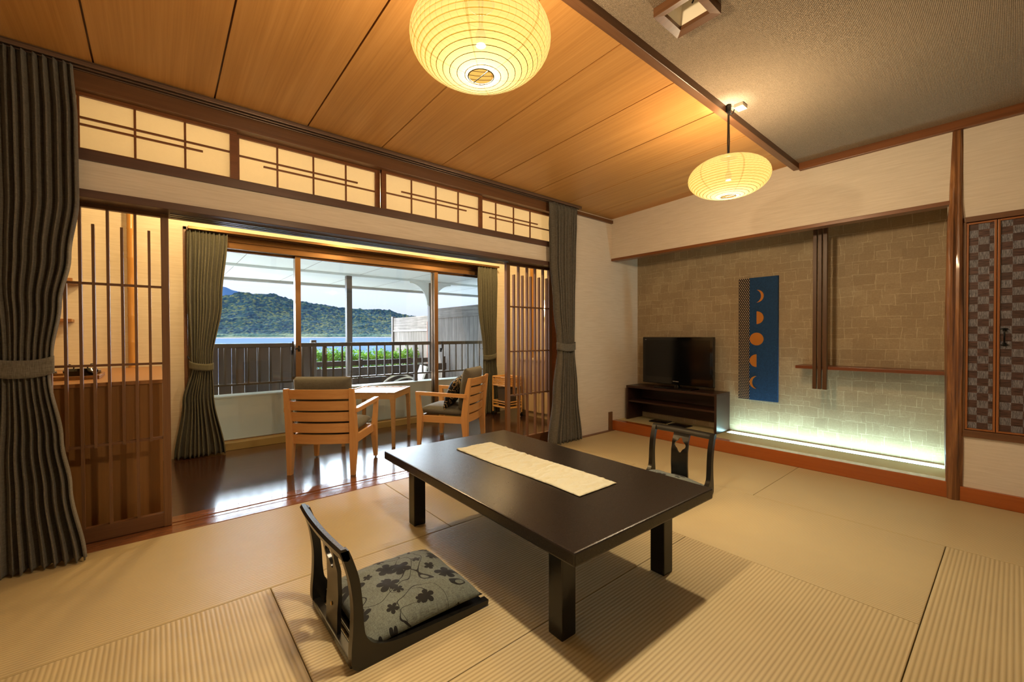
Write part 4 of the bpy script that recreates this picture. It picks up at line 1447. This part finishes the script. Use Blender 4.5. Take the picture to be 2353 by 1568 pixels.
# ================================================================ alcove: stand, television, picture, shelf, slats
ts = thing('tv_stand', 'dark brown open shelf unit standing in the alcove corner', 'tv stand', (4.315, 2.385, 0.103))
xf, xb, ya, yb_ = 4.165, 4.460, 1.868, 2.905
z0 = 0.103
MB().box((xf, ya, z0 + 0.368), (xb, yb_, z0 + 0.392), bev=0.002).build('top_board', M_DARKWOOD, ts)
MB().box((xf + 0.002, ya + 0.001, z0), (xb, ya + 0.024, z0 + 0.368)).build('side_panel', M_DARKWOOD, ts)
MB().box((xf + 0.002, yb_ - 0.024, z0), (xb, yb_ - 0.001, z0 + 0.368)).build('side_panel', M_DARKWOOD, ts)
MB().box((xf + 0.012, ya + 0.024, z0 + 0.205), (xb - 0.012, yb_ - 0.024, z0 + 0.225)).build('shelf', M_DARKWOOD, ts)
MB().box((xb - 0.014, ya + 0.024, z0 + 0.06), (xb - 0.004, yb_ - 0.024, z0 + 0.368)).build('back_panel', M_DARKWOOD, ts)
for i, (x, yy, lab) in enumerate(((4.30, 2.55, 'thin black tray lying under the television shelf, farther one'), (4.27, 2.30, 'thin black tray lying under the television shelf, nearer one'))):
    o = thing('black_tray', lab, 'tray', (x, yy, z0), math.radians(-3 if i else 4), 'flat black trays under the television shelf')
    MB().box((-0.075, -0.10, 0.001), (0.075, 0.10, 0.012), bev=0.004).build('tray_body', M_BLACK, **L(o))
    MB().box((-0.068, -0.093, 0.0115), (0.068, 0.093, 0.0135), bev=0.001).build('tray_surface', M_BLACK_GLOSS, **L(o))

tv = thing('television', 'black flat screen television on the dark stand in the alcove', 'television', (4.30, 2.36, 0.495), 0)
tz0, tz1, ty0, ty1 = 0.538, 1.053, 1.957, 2.764
MB().box((4.287, ty0, tz0), (4.335, ty1, tz1), bev=0.006).build('housing', M_BLACK_GLOSS, tv)
MB().box((4.2855, ty0 + 0.035, tz0 + 0.075), (4.288, ty1 - 0.035, tz1 - 0.035)).build('screen', plain('tv_screen', '#030304', 0.12, spec=0.5), tv)
MB().box((4.335, ty0 + 0.15, tz0 + 0.08), (4.37, ty1 - 0.15, tz1 - 0.1), bev=0.01).build('rear_cover', M_BLACK, tv)
base = MB()
base.box((4.21, 2.15, 0.4955), (4.39, 2.575, 0.508), bev=0.004)
base.lathe([(0.0, 0), (0.035, 0), (0.022, 0.05), (0.0, 0.05)], 20, (4.315, 2.36, 0.503))
base.build('stand_foot', M_BLACK_GLOSS, tv)
def text(body, size, loc, rot, mat, parent, name, ext=0.0004):
    cu = bpy.data.curves.new(name, 'FONT')
    cu.body, cu.size, cu.extrude, cu.align_x = body, size, ext, 'CENTER'
    o = bpy.data.objects.new(name, cu)
    COL.objects.link(o)
    dg = bpy.context.evaluated_depsgraph_get()
    me = bpy.data.meshes.new_from_object(o.evaluated_get(dg))
    bpy.data.objects.remove(o, do_unlink=True)
    me.materials.clear(); me.materials.append(mat)
    q = bpy.data.objects.new(name, me)
    COL.objects.link(q)
    q.matrix_world = Matrix.Translation(loc) @ rot
    q.parent = parent
    q.matrix_parent_inverse = ENT[parent.name].inverted()
    return q
M_SILVER = plain('silver_letters', '#c9c3b4', 0.3, metal=0.3)
RX = Matrix.Rotation(-PI / 2, 4, 'Z') @ Matrix.Rotation(PI / 2, 4, 'X')
text('MITSUBISHI', 0.013, (4.286, 2.36, 0.568), RX, M_SILVER, tv, 'maker_lettering')
text('REAL', 0.010, (4.286, 2.725, 1.022), RX, M_SILVER, tv, 'badge_lettering')

ap = thing('wall_picture', 'tall indigo wall panel with five golden moon phases and a dotted black strip', 'wall picture', (4.455, 1.608, 1.04))
MB().box((4.442, 1.430, 0.440), (4.469, 1.678, 1.630), bev=0.002).build('indigo_panel', M_INDIGO, ap)
MB().box((4.450, 1.678, 0.440), (4.469, 1.783, 1.630), bev=0.002).build('dotted_strip', M_DOTS, ap)
def moon(poly, zc_):
    cy = 1.612
    mb = MB()
    mb.prism([(cy - a, zc_ + b) for a, b in poly], 4.4375, 4.4425, axis='x')
    return mb
R_ = 0.0615
def arc(a0, a1, r=R_, cx=0.0, n=24):
    return [(cx + r * math.cos(a0 + (a1 - a0) * i / n), r * math.sin(a0 + (a1 - a0) * i / n)) for i in range(n + 1)]
cres = arc(-PI / 2 + 0.0, PI / 2) 
th = math.acos(0.62)
def crescent(sgn):
    rr = math.hypot(R_, 0.030)
    a = math.atan2(R_, 0.030)
    outer = arc(-PI / 2, PI / 2)
    inner = [(-0.030 + rr * math.cos(a - 2 * a * i / 24), rr * math.sin(a - 2 * a * i / 24)) for i in range(1, 24)]
    return [(sgn * x, y) for x, y in outer + inner]
shapes = [(crescent(1), 1.448), (arc(-PI / 2, PI / 2), 1.240), (arc(0, 2 * PI * 0.98), 1.034), ([(-x, y) for x, y in arc(-PI / 2, PI / 2)], 0.824), (crescent(-1), 0.613)]
for poly, zz in shapes:
    moon(poly, zz).build('moon', M_GOLD, ap)

sh = thing('alcove_shelf', 'reddish brown board shelf across the right half of the alcove', 'shelf', (4.36, 0.75, 0.80))
MB().box((4.262, 0.300, 0.782), (4.469, 1.236, 0.808), bev=0.002).build('board', M_SHELF, sh)
sl_ = thing('hanging_slats', 'three dark wooden slats hanging side by side in front of the alcove shelf', 'wooden slats', (4.245, 1.06, 1.30))
for ya_, yb2 in ((1.075, 1.101), (1.041, 1.065), (1.003, 1.031)):
    MB().box((4.228, ya_, 0.618), (4.261, yb2, 2.02), bev=0.0015).build('slat', M_SLAT, sl_)
MB().box((4.04, 0.296, 2.02), (4.47, 2.955, 2.05)).build('x', M_WALL)
o = bpy.data.objects['x']; o.name = 'ceiling_alcove'; o['kind'] = 'structure'

# ================================================================ cupboard beside the pillar
cb = thing('wall_cupboard', 'tall cupboard with chequered inlay doors right of the log pillar', 'cupboard', (3.97, -0.30, 0.42))
MB().box((3.953, -1.20, 1.784), (4.04, 0.216, 1.818), bev=0.002).build('top_rail', M_W_BROWN_Y, cb)
MB().box((3.953, -1.20, 0.418), (4.04, 0.216, 0.460), bev=0.002).build('bottom_rail', M_W_BROWN_Y, cb)
MB().box((3.96, 0.208, 0.46), (4.04, 0.220, 1.784)).build('jamb', M_W_BROWN_Z, cb)
MB().box((4.0, -1.20, 0.46), (4.04, 0.208, 1.784)).build('carcass', M_DARKWOOD, cb)
def leaf(y0, y1, handle=None):
    d = MB().box((3.974, y0 + 0.012, 0.475), (3.986, y1 - 0.010, 1.768)).build('door', M_CHECK, cb)
    fr = MB()
    fr.box((3.964, y0, 0.463), (3.990, y0 + 0.011, 1.780), bev=0.0015)
    fr.box((3.964, y1 - 0.011, 0.463), (3.990, y1, 1.780), bev=0.0015)
    fr.box((3.964, y0 + 0.011, 0.463), (3.990, y1 - 0.011, 0.474), bev=0.0015)
    fr.box((3.964, y0 + 0.011, 1.769), (3.990, y1 - 0.011, 1.780), bev=0.0015)
    sub(fr, 'door_frame', M_DOORFRAME, d)
    if handle:
        hy = handle
        h = MB()
        h.tube([(3.968, hy, 1.016), (3.946, hy, 1.022), (3.940, hy, 1.042), (3.940, hy, 1.072), (3.946, hy, 1.092), (3.968, hy, 1.098)], 0.0042, 8)
        for zz, s in ((1.010, -1), (1.100, 1)):
            h.box((3.964, hy - 0.008, zz - 0.010), (3.972, hy + 0.008, zz + 0.010), bev=0.002)
            h.tube([(3.966, hy - 0.014, zz + 0.004 * s), (3.962, hy, zz + 0.008 * s), (3.966, hy + 0.014, zz + 0.004 * s)], 0.0035, 6)
        sub(h, 'handle', M_IRON, d, smooth=True)
leaf(0.0785, 0.2075)
leaf(-0.3200, 0.0755, 0.045)
leaf(-0.7200, -0.3230)
leaf(-1.1900, -0.7230)

# ================================================================ veranda left: counter, bamboo, burners, shelves
kc = thing('kitchen_counter', 'wooden counter unit behind the left lattice screen', 'counter', (-0.5, 3.99, 0))
MB().box((-1.015, 3.235, 0.798), (0.022, 4.738, 0.820), bev=0.002).build('worktop', M_COUNTER, kc)
MB().box((-1.015, 3.245, 0.0), (0.018, 4.735, 0.798)).build('body', M_COUNTER_Z, kc)
bp = MB()
for zz in (0.82, 1.02, 1.24, 1.47, 1.72, 1.96, 2.20, 2.40):
    pass
prof = []
nodes = [0.82, 1.03, 1.25, 1.48, 1.73, 1.97, 2.21, 2.42]
for a, b in zip(nodes, nodes[1:]):
    prof += [(0.0235, a + 0.001), (0.0225, a + 0.012), (0.0225, b - 0.014), (0.0245, b - 0.004)]
bp.lathe([(0.0, 0.8205)] + prof + [(0.0, 2.42)], 24, (-0.165, 4.70, 0))
tag(bp.build('bamboo_pole', M_BAMBOO, None, smooth=True, angle=50), 'orange bamboo pole standing on the wooden counter by the wall', 'bamboo pole')
for lab, x1, z_ in (('short wooden wall shelf above the counter, upper one', -0.454, 1.475), ('short wooden wall shelf above the counter, lower one', -0.498, 1.188)):
    s2 = MB().box((-1.02, 4.60, z_), (x1, 4.739, z_ + 0.022), bev=0.002)
    s2.box((x1 - 0.16, 4.715, z_ - 0.05), (x1 - 0.14, 4.739, z_))
    if z_ > 1.3:
        s2.box((-0.60, 4.70, z_ + 0.022), (x1 - 0.05, 4.739, z_ + 0.055))
    tag(s2.build('wall_shelf', M_COUNTER), lab, 'wall shelf', 'small shelves on the veranda wall')
ty = thing('serving_tray', 'wooden tray on the counter carrying two black table burners', 'tray', (-0.47, 3.70, 0.820))
mb = MB().box((-0.72, 3.52, 0.8205), (-0.27, 3.88, 0.828), bev=0.002)
mb.build('tray_base', M_COUNTER_Z, ty)
mb = MB()
mb.box((-0.72, 3.52, 0.828), (-0.27, 3.532, 0.842), bev=0.002).box((-0.72, 3.868, 0.828), (-0.27, 3.88, 0.842), bev=0.002)
mb.box((-0.72, 3.532, 0.828), (-0.708, 3.868, 0.842), bev=0.002).box((-0.282, 3.532, 0.828), (-0.27, 3.868, 0.842), bev=0.002)
mb.build('tray_rim', M_COUNTER_Z, ty)
def burner(label, x, y):
    t = thing('table_burner', label, 'burner', (x, y, 0.8285), 0.1, 'black table burners on the tray')
    MB().lathe([(0.0, 0.0), (0.060, 0.0), (0.074, 0.012), (0.078, 0.036), (0.070, 0.052), (0.0, 0.054)], 28).build('body', M_BLACK_GLOSS, smooth=True, **L(t))
    g = MB()
    for k_ in range(4):
        a = k_ * PI / 2
        g.tube([(0.028 * math.cos(a), 0.028 * math.sin(a), 0.053), (0.045 * math.cos(a), 0.045 * math.sin(a), 0.075), (0.066 * math.cos(a), 0.066 * math.sin(a), 0.078), (0.068 * math.cos(a), 0.068 * math.sin(a), 0.050)], 0.003, 6)
    g.tube([(0.035 * math.cos(2 * PI * k_ / 20), 0.035 * math.sin(2 * PI * k_ / 20), 0.066) for k_ in range(21)], 0.0025, 6)
    g.build('pan_support', M_IRON, smooth=True, **L(t))
    MB().lathe([(0.0, 0.0), (0.012, 0.0), (0.012, 0.012), (0.0, 0.014)], 14, (0.0, 0.0, 0.0)).build('knob', M_STEEL, parent=t, world=False).matrix_local = Matrix.Translation((0.076, -0.02, 0.030)) @ Matrix.Rotation(PI / 2, 4, 'Y')
burner('black table burner at the right end of the wooden tray', -0.365, 3.70)
burner('black table burner half hidden by the big curtain', -0.555, 3.70)

# ================================================================ veranda right: cabinet, rattan trolley, corner post
cab = thing('drawer_cabinet', 'pale wooden drawer cabinet behind the right lattice screen', 'cabinet', (4.06, 3.78, 0))
MB().box((3.735, 3.20, 0.745), (4.378, 4.36, 0.765), bev=0.002).build('top_board', M_CABINET, cab)
MB().box((3.775, 3.21, 0.07), (4.375, 4.35, 0.745)).build('body', M_CABINET, cab)
MB().box((3.80, 3.22, 0.0), (4.375, 4.34, 0.07)).build('plinth', M_CABINET, cab)
for y0_, y1_, z0_, z1_ in ((3.95, 4.345, 0.56, 0.735), (3.95, 4.345, 0.36, 0.553)):
    MB().box((3.756, y0_, z0_), (3.775, y1_, z1_), bev=0.002).build('drawer', M_CABINET, cab)
for y0_, y1_, z0_, z1_ in ((3.95, 4.345, 0.08, 0.353), (3.58, 3.943, 0.08, 0.735), (3.215, 3.573, 0.08, 0.735)):
    MB().box((3.756, y0_, z0_), (3.775, y1_, z1_), bev=0.002).build('door', M_CABINET, cab)
tag(MB().box((4.335, 4.70, 0.0), (4.378, 4.738, 2.42), bev=0.003).build('corner_post', M_BAMBOO), 'orange wooden post in the far right corner of the veranda', 'post')

rk = thing('rattan_trolley', 'honey coloured rattan trolley with basket top beside the right lattice', 'trolley', (3.58, 4.40, 0))
ra, rb, rc, rd = 3.47, 3.70, 4.22, 4.54
for x, y in ((ra, rc), (ra, rd), (rb, rc), (rb, rd)):
    MB().tube([(x, y, 0.06), (x, y, 0.53)], 0.0105, 10).build('leg', M_RATTAN, rk, smooth=True)
    MB().lathe([(0.0, -0.008), (0.022, -0.008), (0.022, 0.008), (0.0, 0.008)], 16).build('caster', M_BLACK, parent=rk, world=False).matrix_local = Matrix.Translation((x - 3.58, y - 4.40, 0.0225)) @ Matrix.Rotation(PI / 2, 4, 'Y')
    MB().tube([(x, y, 0.035), (x, y, 0.07)], 0.006, 8).build('caster_stem', M_IRON, rk)
def loop(z, r, name, inset=0.0):
    p = [(ra + inset, rc + inset, z), (rb - inset, rc + inset, z), (rb - inset, rd - inset, z), (ra + inset, rd - inset, z)]
    mb = MB()
    for i in range(4):
        mb.tube([p[i], p[(i + 1) % 4]], r, 8)
    mb.build(name, M_RATTAN, rk, smooth=True)
loop(0.525, 0.012, 'basket_rim')
loop(0.415, 0.012, 'basket_base_rail')
for z in (0.437, 0.455, 0.473, 0.491):
    loop(z, 0.0065, 'basket_cane')
mb = MB()
for i in range(4):
    yy = rc + 0.06 + (rd - rc - 0.12) * i / 3
    for x in (ra, rb):
        mb.tube([(x, yy, 0.415), (x, yy, 0.525)], 0.008, 6)
for i in range(3):
    xx = ra + 0.05 + (rb - ra - 0.10) * i / 2
    for y in (rc, rd):
        mb.tube([(xx, y, 0.415), (xx, y, 0.525)], 0.008, 6)
mb.build('basket_uprights', M_RATTAN, rk, smooth=True)
MB().box((ra, rc, 0.412), (rb, rd, 0.420)).build('basket_floor', M_RATTAN, rk)
loop(0.205, 0.008, 'shelf_guard')
loop(0.175, 0.007, 'shelf_guard')
loop(0.130, 0.012, 'shelf_rail')
MB().box((ra, rc, 0.126), (rb, rd, 0.134)).build('shelf_board', M_RATTAN, rk)
bn = MB().loft([[(3.585 + a * (0.070 + 0.012 * zz / 0.25), 4.38 + b * (0.095 + 0.012 * zz / 0.25), 0.135 + zz) for a, b in ((-1, -1), (1, -1), (1, 1), (-1, 1))] for zz in (0.0, 0.245)])
tag(bn.build('waste_bin', plain('dark_bin', '#4a4038', 0.6)), 'dark brown bin on the lower shelf of the rattan trolley', 'bin')

# ================================================================ outside: balcony
struct(MB().box((-3.0, 4.94, -0.40), (8.0, 14.0, -0.20)), 'ground', M_GROUND)
w = MB().box((-2.0, 5.18, -0.20), (5.0, 5.36, 0.445), bev=0.004)
w.box((-2.0, 5.165, 0.445), (5.0, 5.375, 0.462), bev=0.003)
struct(w, 'wall_balcony', M_PLASTER)
struct(MB().box((-2.0, 4.94, -0.2), (5.0, 5.18, -0.02)), 'balcony_floor', M_PLASTER)

rg = thing('balcony_railing', 'bronze metal railing with thin upright bars outside the window', 'railing', (1.9, 5.29, 0.462))
MB().box((-1.6, 5.268, 0.952), (4.9, 5.322, 0.998), bev=0.004).build('top_rail', M_RAIL, rg)
MB().box((-1.6, 5.277, 0.553), (4.9, 5.313, 0.574), bev=0.002).build('lower_rail', M_RAIL, rg)
for x in (0.30, 1.52, 2.705, 3.90):
    MB().box((x - 0.022, 5.268, 0.462), (x + 0.022, 5.312, 0.955), bev=0.002).build('post', M_RAIL, rg)
bars = [0.42, 0.534, 0.637, 0.743, 0.847, 0.953, 1.062, 1.17, 1.28, 1.39, 1.621, 1.728, 1.836, 1.944, 2.052, 2.160, 2.268, 2.376, 2.484, 2.592, 2.817, 2.930, 3.035, 3.142, 3.249, 3.356, 3.463, 3.570, 3.677, 3.784, 4.0, 4.11]
for x in bars:
    MB().box((x - 0.008, 5.284, 0.572), (x + 0.008, 5.306, 0.954)).build('bar', M_RAIL, rg)
lb = MB().box((1.548, 5.262, 0.86), (1.562, 5.268, 0.94))
MB().box((1.525, 5.262, 0.855), (1.538, 5.2685, 0.935)).build('sticker', M_WHITE, rg)

# roof over the balcony
sf = MB()
sf.box((-3.0, 4.94, 2.150), (9.0, 9.20, 2.22))
sf.box((-3.0, 9.12, 2.100), (9.0, 9.22, 2.23), mi=1)
sf.box((-3.0, 4.7, 2.22), (9.0, 9.25, 2.40), mi=0)
o = struct(sf, 'roof', [M_SOFFIT, plain('eave_edge_grey', '#8e8f8c', 0.6)])
bm_ = MB().box((-3.0, 7.37, 2.112), (9.0, 7.43, 2.150), bev=0.003)
struct(bm_, 'roof_beam', M_SOFFIT)
js = MB()
for x in (0.9, 1.81, 2.72, 3.63, 4.54, 5.45):
    js.box((x - 0.003, 4.95, 2.1485), (x + 0.003, 9.12, 2.1505))
js_o = js.build('roof_joint', M_POST)
js_o['kind'] = 'structure'
def column(label, x, y, bottom):
    t = thing('support_post', label, 'post', (x, y, bottom), 0, 'posts carrying the balcony roof')
    MB().box((x - 0.045, y - 0.045, bottom), (x + 0.045, y + 0.045, 2.112), bev=0.004).build('shaft', M_POST, t)
    return t
column('grey brown roof post in the middle of the sea view', 2.53, 7.40, -0.20)
c2 = column('roof post with white curved brackets behind the right window stile', 4.12, 7.40, -0.20)
for s in (-1, 1):
    poly = [(4.12 + s * 0.046, 2.112), (4.12 + s * 0.45, 2.112), (4.12 + s * 0.45, 2.085)]
    for i in range(13):
        a = PI / 2 * i / 12
        poly.append((4.12 + s * (0.45 - 0.37 * math.sin(a)), 2.085 - 0.40 * (1 - math.cos(a))))
    poly.append((4.12 + s * 0.046, 1.66))
    MB().prism(poly, 7.385, 7.415, axis='y').build('bracket', M_SOFFIT, c2)
# privacy fences
def board_fence():
    t = thing('board_fence', 'tall weathered grey board fence, nearer and higher part at the right', 'fence', (5.03, 7.2, -0.20), 0, 'weathered board fences')
    MB().box((5.0, 5.40, -0.20), (5.025, 8.98, 1.50)).build('boards', M_GFZ, t)
    MB().box((4.985, 5.40, 1.485), (5.035, 8.98, 1.712), bev=0.003).build('top_beam', M_GFY, t)
    t = thing('board_fence', 'weathered grey board fence, lower part farther out towards the sea', 'fence', (5.03, 10.0, -0.20), 0, 'weathered board fences')
    MB().box((5.0, 9.02, -0.20), (5.025, 11.02, 1.20)).build('boards', M_GFZ, t)
    MB().box((4.985, 9.02, 1.245), (5.035, 11.02, 1.570), bev=0.003).build('top_beam', M_GFY, t)
    MB().box((4.975, 9.02, 1.200), (5.045, 11.02, 1.240), bev=0.003).build('rail', plain('pale_rail', '#b8b8b4', 0.6), t)
    MB().box((4.96, 11.02, -0.20), (5.05, 11.12, 1.61), bev=0.004).build('end_post', M_POST, t)
board_fence()
tag(MB().box((4.945, 9.045, -0.20), (4.972, 9.08, 1.42), bev=0.003).build('pipe_post', M_PINKPOST), 'thin reddish upright post against the weathered fence', 'post')
df = thing('dark_fence', 'dark brown solid board fence behind the left part of the railing', 'fence', (0.6, 6.2, -0.20))
mb = MB()
x = -1.6
while x < 1.60:
    mb.box((x, 6.19, -0.20), (min(x + 0.132, 1.60), 6.215, 0.965), bev=0.002)
    x += 0.135
mb.build('boards', M_DKFENCE, df)
MB().box((-1.6, 6.175, 0.935), (1.60, 6.230, 0.975), bev=0.003).build('top_rail', M_DKBEAM, df)
MB().box((1.60, 6.16, -0.20), (1.668, 6.23, 1.022), bev=0.004).build('end_post', M_DKBEAM, df)
lf = thing('low_plank_fence', 'low dark horizontal plank fence in front of the hedge', 'fence', (3.3, 9.0, -0.20))
for z0_, z1_ in ((0.455, 0.562), (0.20, 0.418), (-0.19, 0.185)):
    MB().box((1.66, 8.985, z0_), (4.93, 9.015, z1_), bev=0.002).build('plank', M_DKBEAM, lf)
for x in (1.70, 3.3, 4.42):
    MB().box((x - 0.04, 8.93, -0.20), (x + 0.04, 8.985, 0.59), bev=0.003).build('post', M_DKBEAM, lf)
l2 = thing('beam_fence', 'dark beam rail running to the weathered fence', 'fence', (3.6, 8.2, -0.20))
MB().box((2.3, 8.16, 0.33), (4.93, 8.20, 0.475), bev=0.003).build('beam', M_DKBEAM, l2)
for x in (2.4, 3.6, 4.90):
    MB().box((x - 0.03, 8.20, -0.20), (x + 0.03, 8.25, 0.62 if x > 4 else 0.47), bev=0.003).build('post', M_DKBEAM, l2)

# hedge of small leaves
random.seed(11)
vs, fs = [], []
for i in range(9000):
    x = random.uniform(1.4, 4.95)
    y = 9.35 + 0.35 * random.random() ** 1.0 + 0.5 * random.random()
    top = 0.62 + 0.10 * noise.noise(Vector((x * 2.2, y * 2, 0))) + 0.16 * max(0.0, noise.noise(Vector((x * 5, y, 5)))) + random.random() ** 4 * 0.14
    z = top - 0.5 * random.random() ** 2
    c = Vector((x, y, z))
    d = Vector((random.gauss(0, 1), random.gauss(0, 1), random.gauss(0.6, 0.6))).normalized()
    s = d.cross(Vector((random.gauss(0, 1), random.gauss(0, 1), random.gauss(0, 1)))).normalized()
    l_, w_ = random.uniform(0.03, 0.055), random.uniform(0.011, 0.02)
    b0 = len(vs)
    vs += [c - d * l_, c + s * w_, c + d * l_, c - s * w_]
    fs.append((b0, b0 + 1, b0 + 2, b0 + 3))
for i in range(40):
    x = random.uniform(1.5, 4.9)
    y = random.uniform(9.4, 9.9)
    for q in range(10):
        c = Vector((x + random.gauss(0, 0.01), y, 0.6 + 0.024 * q))
        d = Vector((random.gauss(0, 1), random.gauss(0, 1), 0.4)).normalized()
        s = d.cross(Vector((0, 0, 1))).normalized()
        b0 = len(vs)
        vs += [c, c + d * 0.02 + s * 0.008, c + d * 0.045, c + d * 0.02 - s * 0.008]
        fs.append((b0, b0 + 1, b0 + 2, b0 + 3))
hg = MB().add(vs, fs).build('hedge', M_LEAF)
tag(hg, 'bright green leafy hedge behind the low plank fence', 'hedge')

# sling chair on the terrace
pc = thing('patio_chair', 'pale metal sling chair on the terrace behind the railing', 'outdoor chair', (2.98, 6.30, -0.20), math.radians(76))
for s in (-1, 1):
    MB().tube(smooth_path([(0.0 + s * 0.24, 0.42, -0.0), (s * 0.25, 0.36, 0.22), (s * 0.26, 0.25, 0.50), (s * 0.26, 0.05, 0.625), (s * 0.26, -0.15, 0.61), (s * 0.24, -0.34, 0.44), (s * 0.23, -0.40, 0.0)], 5), 0.013, 8).build('side_tube', M_PATIO, smooth=True, **L(pc))
n = 12
vs, fs = [], []
prof = smooth_path([(0.26, 0.36), (0.10, 0.34), (-0.12, 0.33), (-0.22, 0.42), (-0.30, 0.62), (-0.36, 0.79)], 4)
for (y, z) in prof:
    for i in range(9):
        vs.append((-0.22 + 0.44 * i / 8, y, z))
for j in range(len(prof) - 1):
    for i in range(8):
        b0 = j * 9 + i
        fs.append((b0, b0 + 1, b0 + 10, b0 + 9))
o = MB().add(vs, fs).build('sling', M_MESHSEAT, smooth=True, angle=0, **L(pc))
md = o.modifiers.new('thickness', 'SOLIDIFY'); md.thickness = 0.006
for s in (-1, 1):
    MB().tube([(s * 0.225, y, z) for y, z in prof], 0.011, 8).build('back_tube', M_PATIO, smooth=True, **L(pc))

# ================================================================ outside: sea and hills
struct(MB().box((-4000, 14.5, -5.6), (9000, 2080, -5.0)), 'sea', M_SEA)
RIDGE = [(-0.6, 0.070), (-0.2, 0.072), (0.02, 0.075), (0.103, 0.0835), (0.129, 0.0912), (0.156, 0.0894), (0.188, 0.0914), (0.206, 0.0860), (0.2245, 0.0806), (0.238, 0.0790), (0.2877, 0.0732), (0.326, 0.0685), (0.354, 0.0681), (0.3955, 0.0671), (0.4406, 0.0674), (0.472, 0.0581), (0.504, 0.0547), (0.519, 0.0534), (0.60, 0.045), (0.75, 0.03), (1.1, 0.015), (1.6, 0.005)]
def hill(name, ya, yb_, xa, xb_, nx, ny, ridge, jag, mat, base=-5.4):
    vs, fs = [], []
    for j in range(ny + 1):
        v = j / ny
        y = ya + (yb_ - ya) * v
        for i in range(nx + 1):
            x = xa + (xb_ - xa) * i / nx
            e = interp(ridge, x / max(y, 1))
            prof_ = 0.055 * min(1, v / 0.10) + 0.945 * (max(0.0, (v - 0.08) / 0.92)) ** 1.25
            rid = e * y
            n1 = noise.noise(Vector((x * 0.006, y * 0.006, 0.3)))
            n2 = noise.noise(Vector((x * 0.02, y * 0.02, 5)))
            gul = 1 - 0.30 * abs(n1) * math.sin(PI * min(v * 1.0, 1)) 
            h = rid * prof_ * gul + jag * (n2 * 4.0) * min(1, v * 4)
            if v > 0.09 and jag:
                dd = noise.voronoi(Vector((x * 0.075, y * 0.075, 0)))[0][0]
                h += (1 - min(1, dd * 1.3)) * 7.0 * jag
            elif jag:
                h += 1.5 * abs(noise.noise(Vector((x * 0.05, y * 0.05, 2))))
            vs.append((x, y, base + (h if v > 0 else 0)))
    for j in range(ny):
        for i in range(nx):
            b0 = j * (nx + 1) + i
            fs.append((b0, b0 + 1, b0 + nx + 2, b0 + nx + 1))
    return MB().add(vs, fs).build(name, mat, None, smooth=True, angle=0)
o = hill('hills', 2000, 2420, 150, 1500, 330, 84, RIDGE, 1.0, M_HILL)
o['kind'] = 'structure'
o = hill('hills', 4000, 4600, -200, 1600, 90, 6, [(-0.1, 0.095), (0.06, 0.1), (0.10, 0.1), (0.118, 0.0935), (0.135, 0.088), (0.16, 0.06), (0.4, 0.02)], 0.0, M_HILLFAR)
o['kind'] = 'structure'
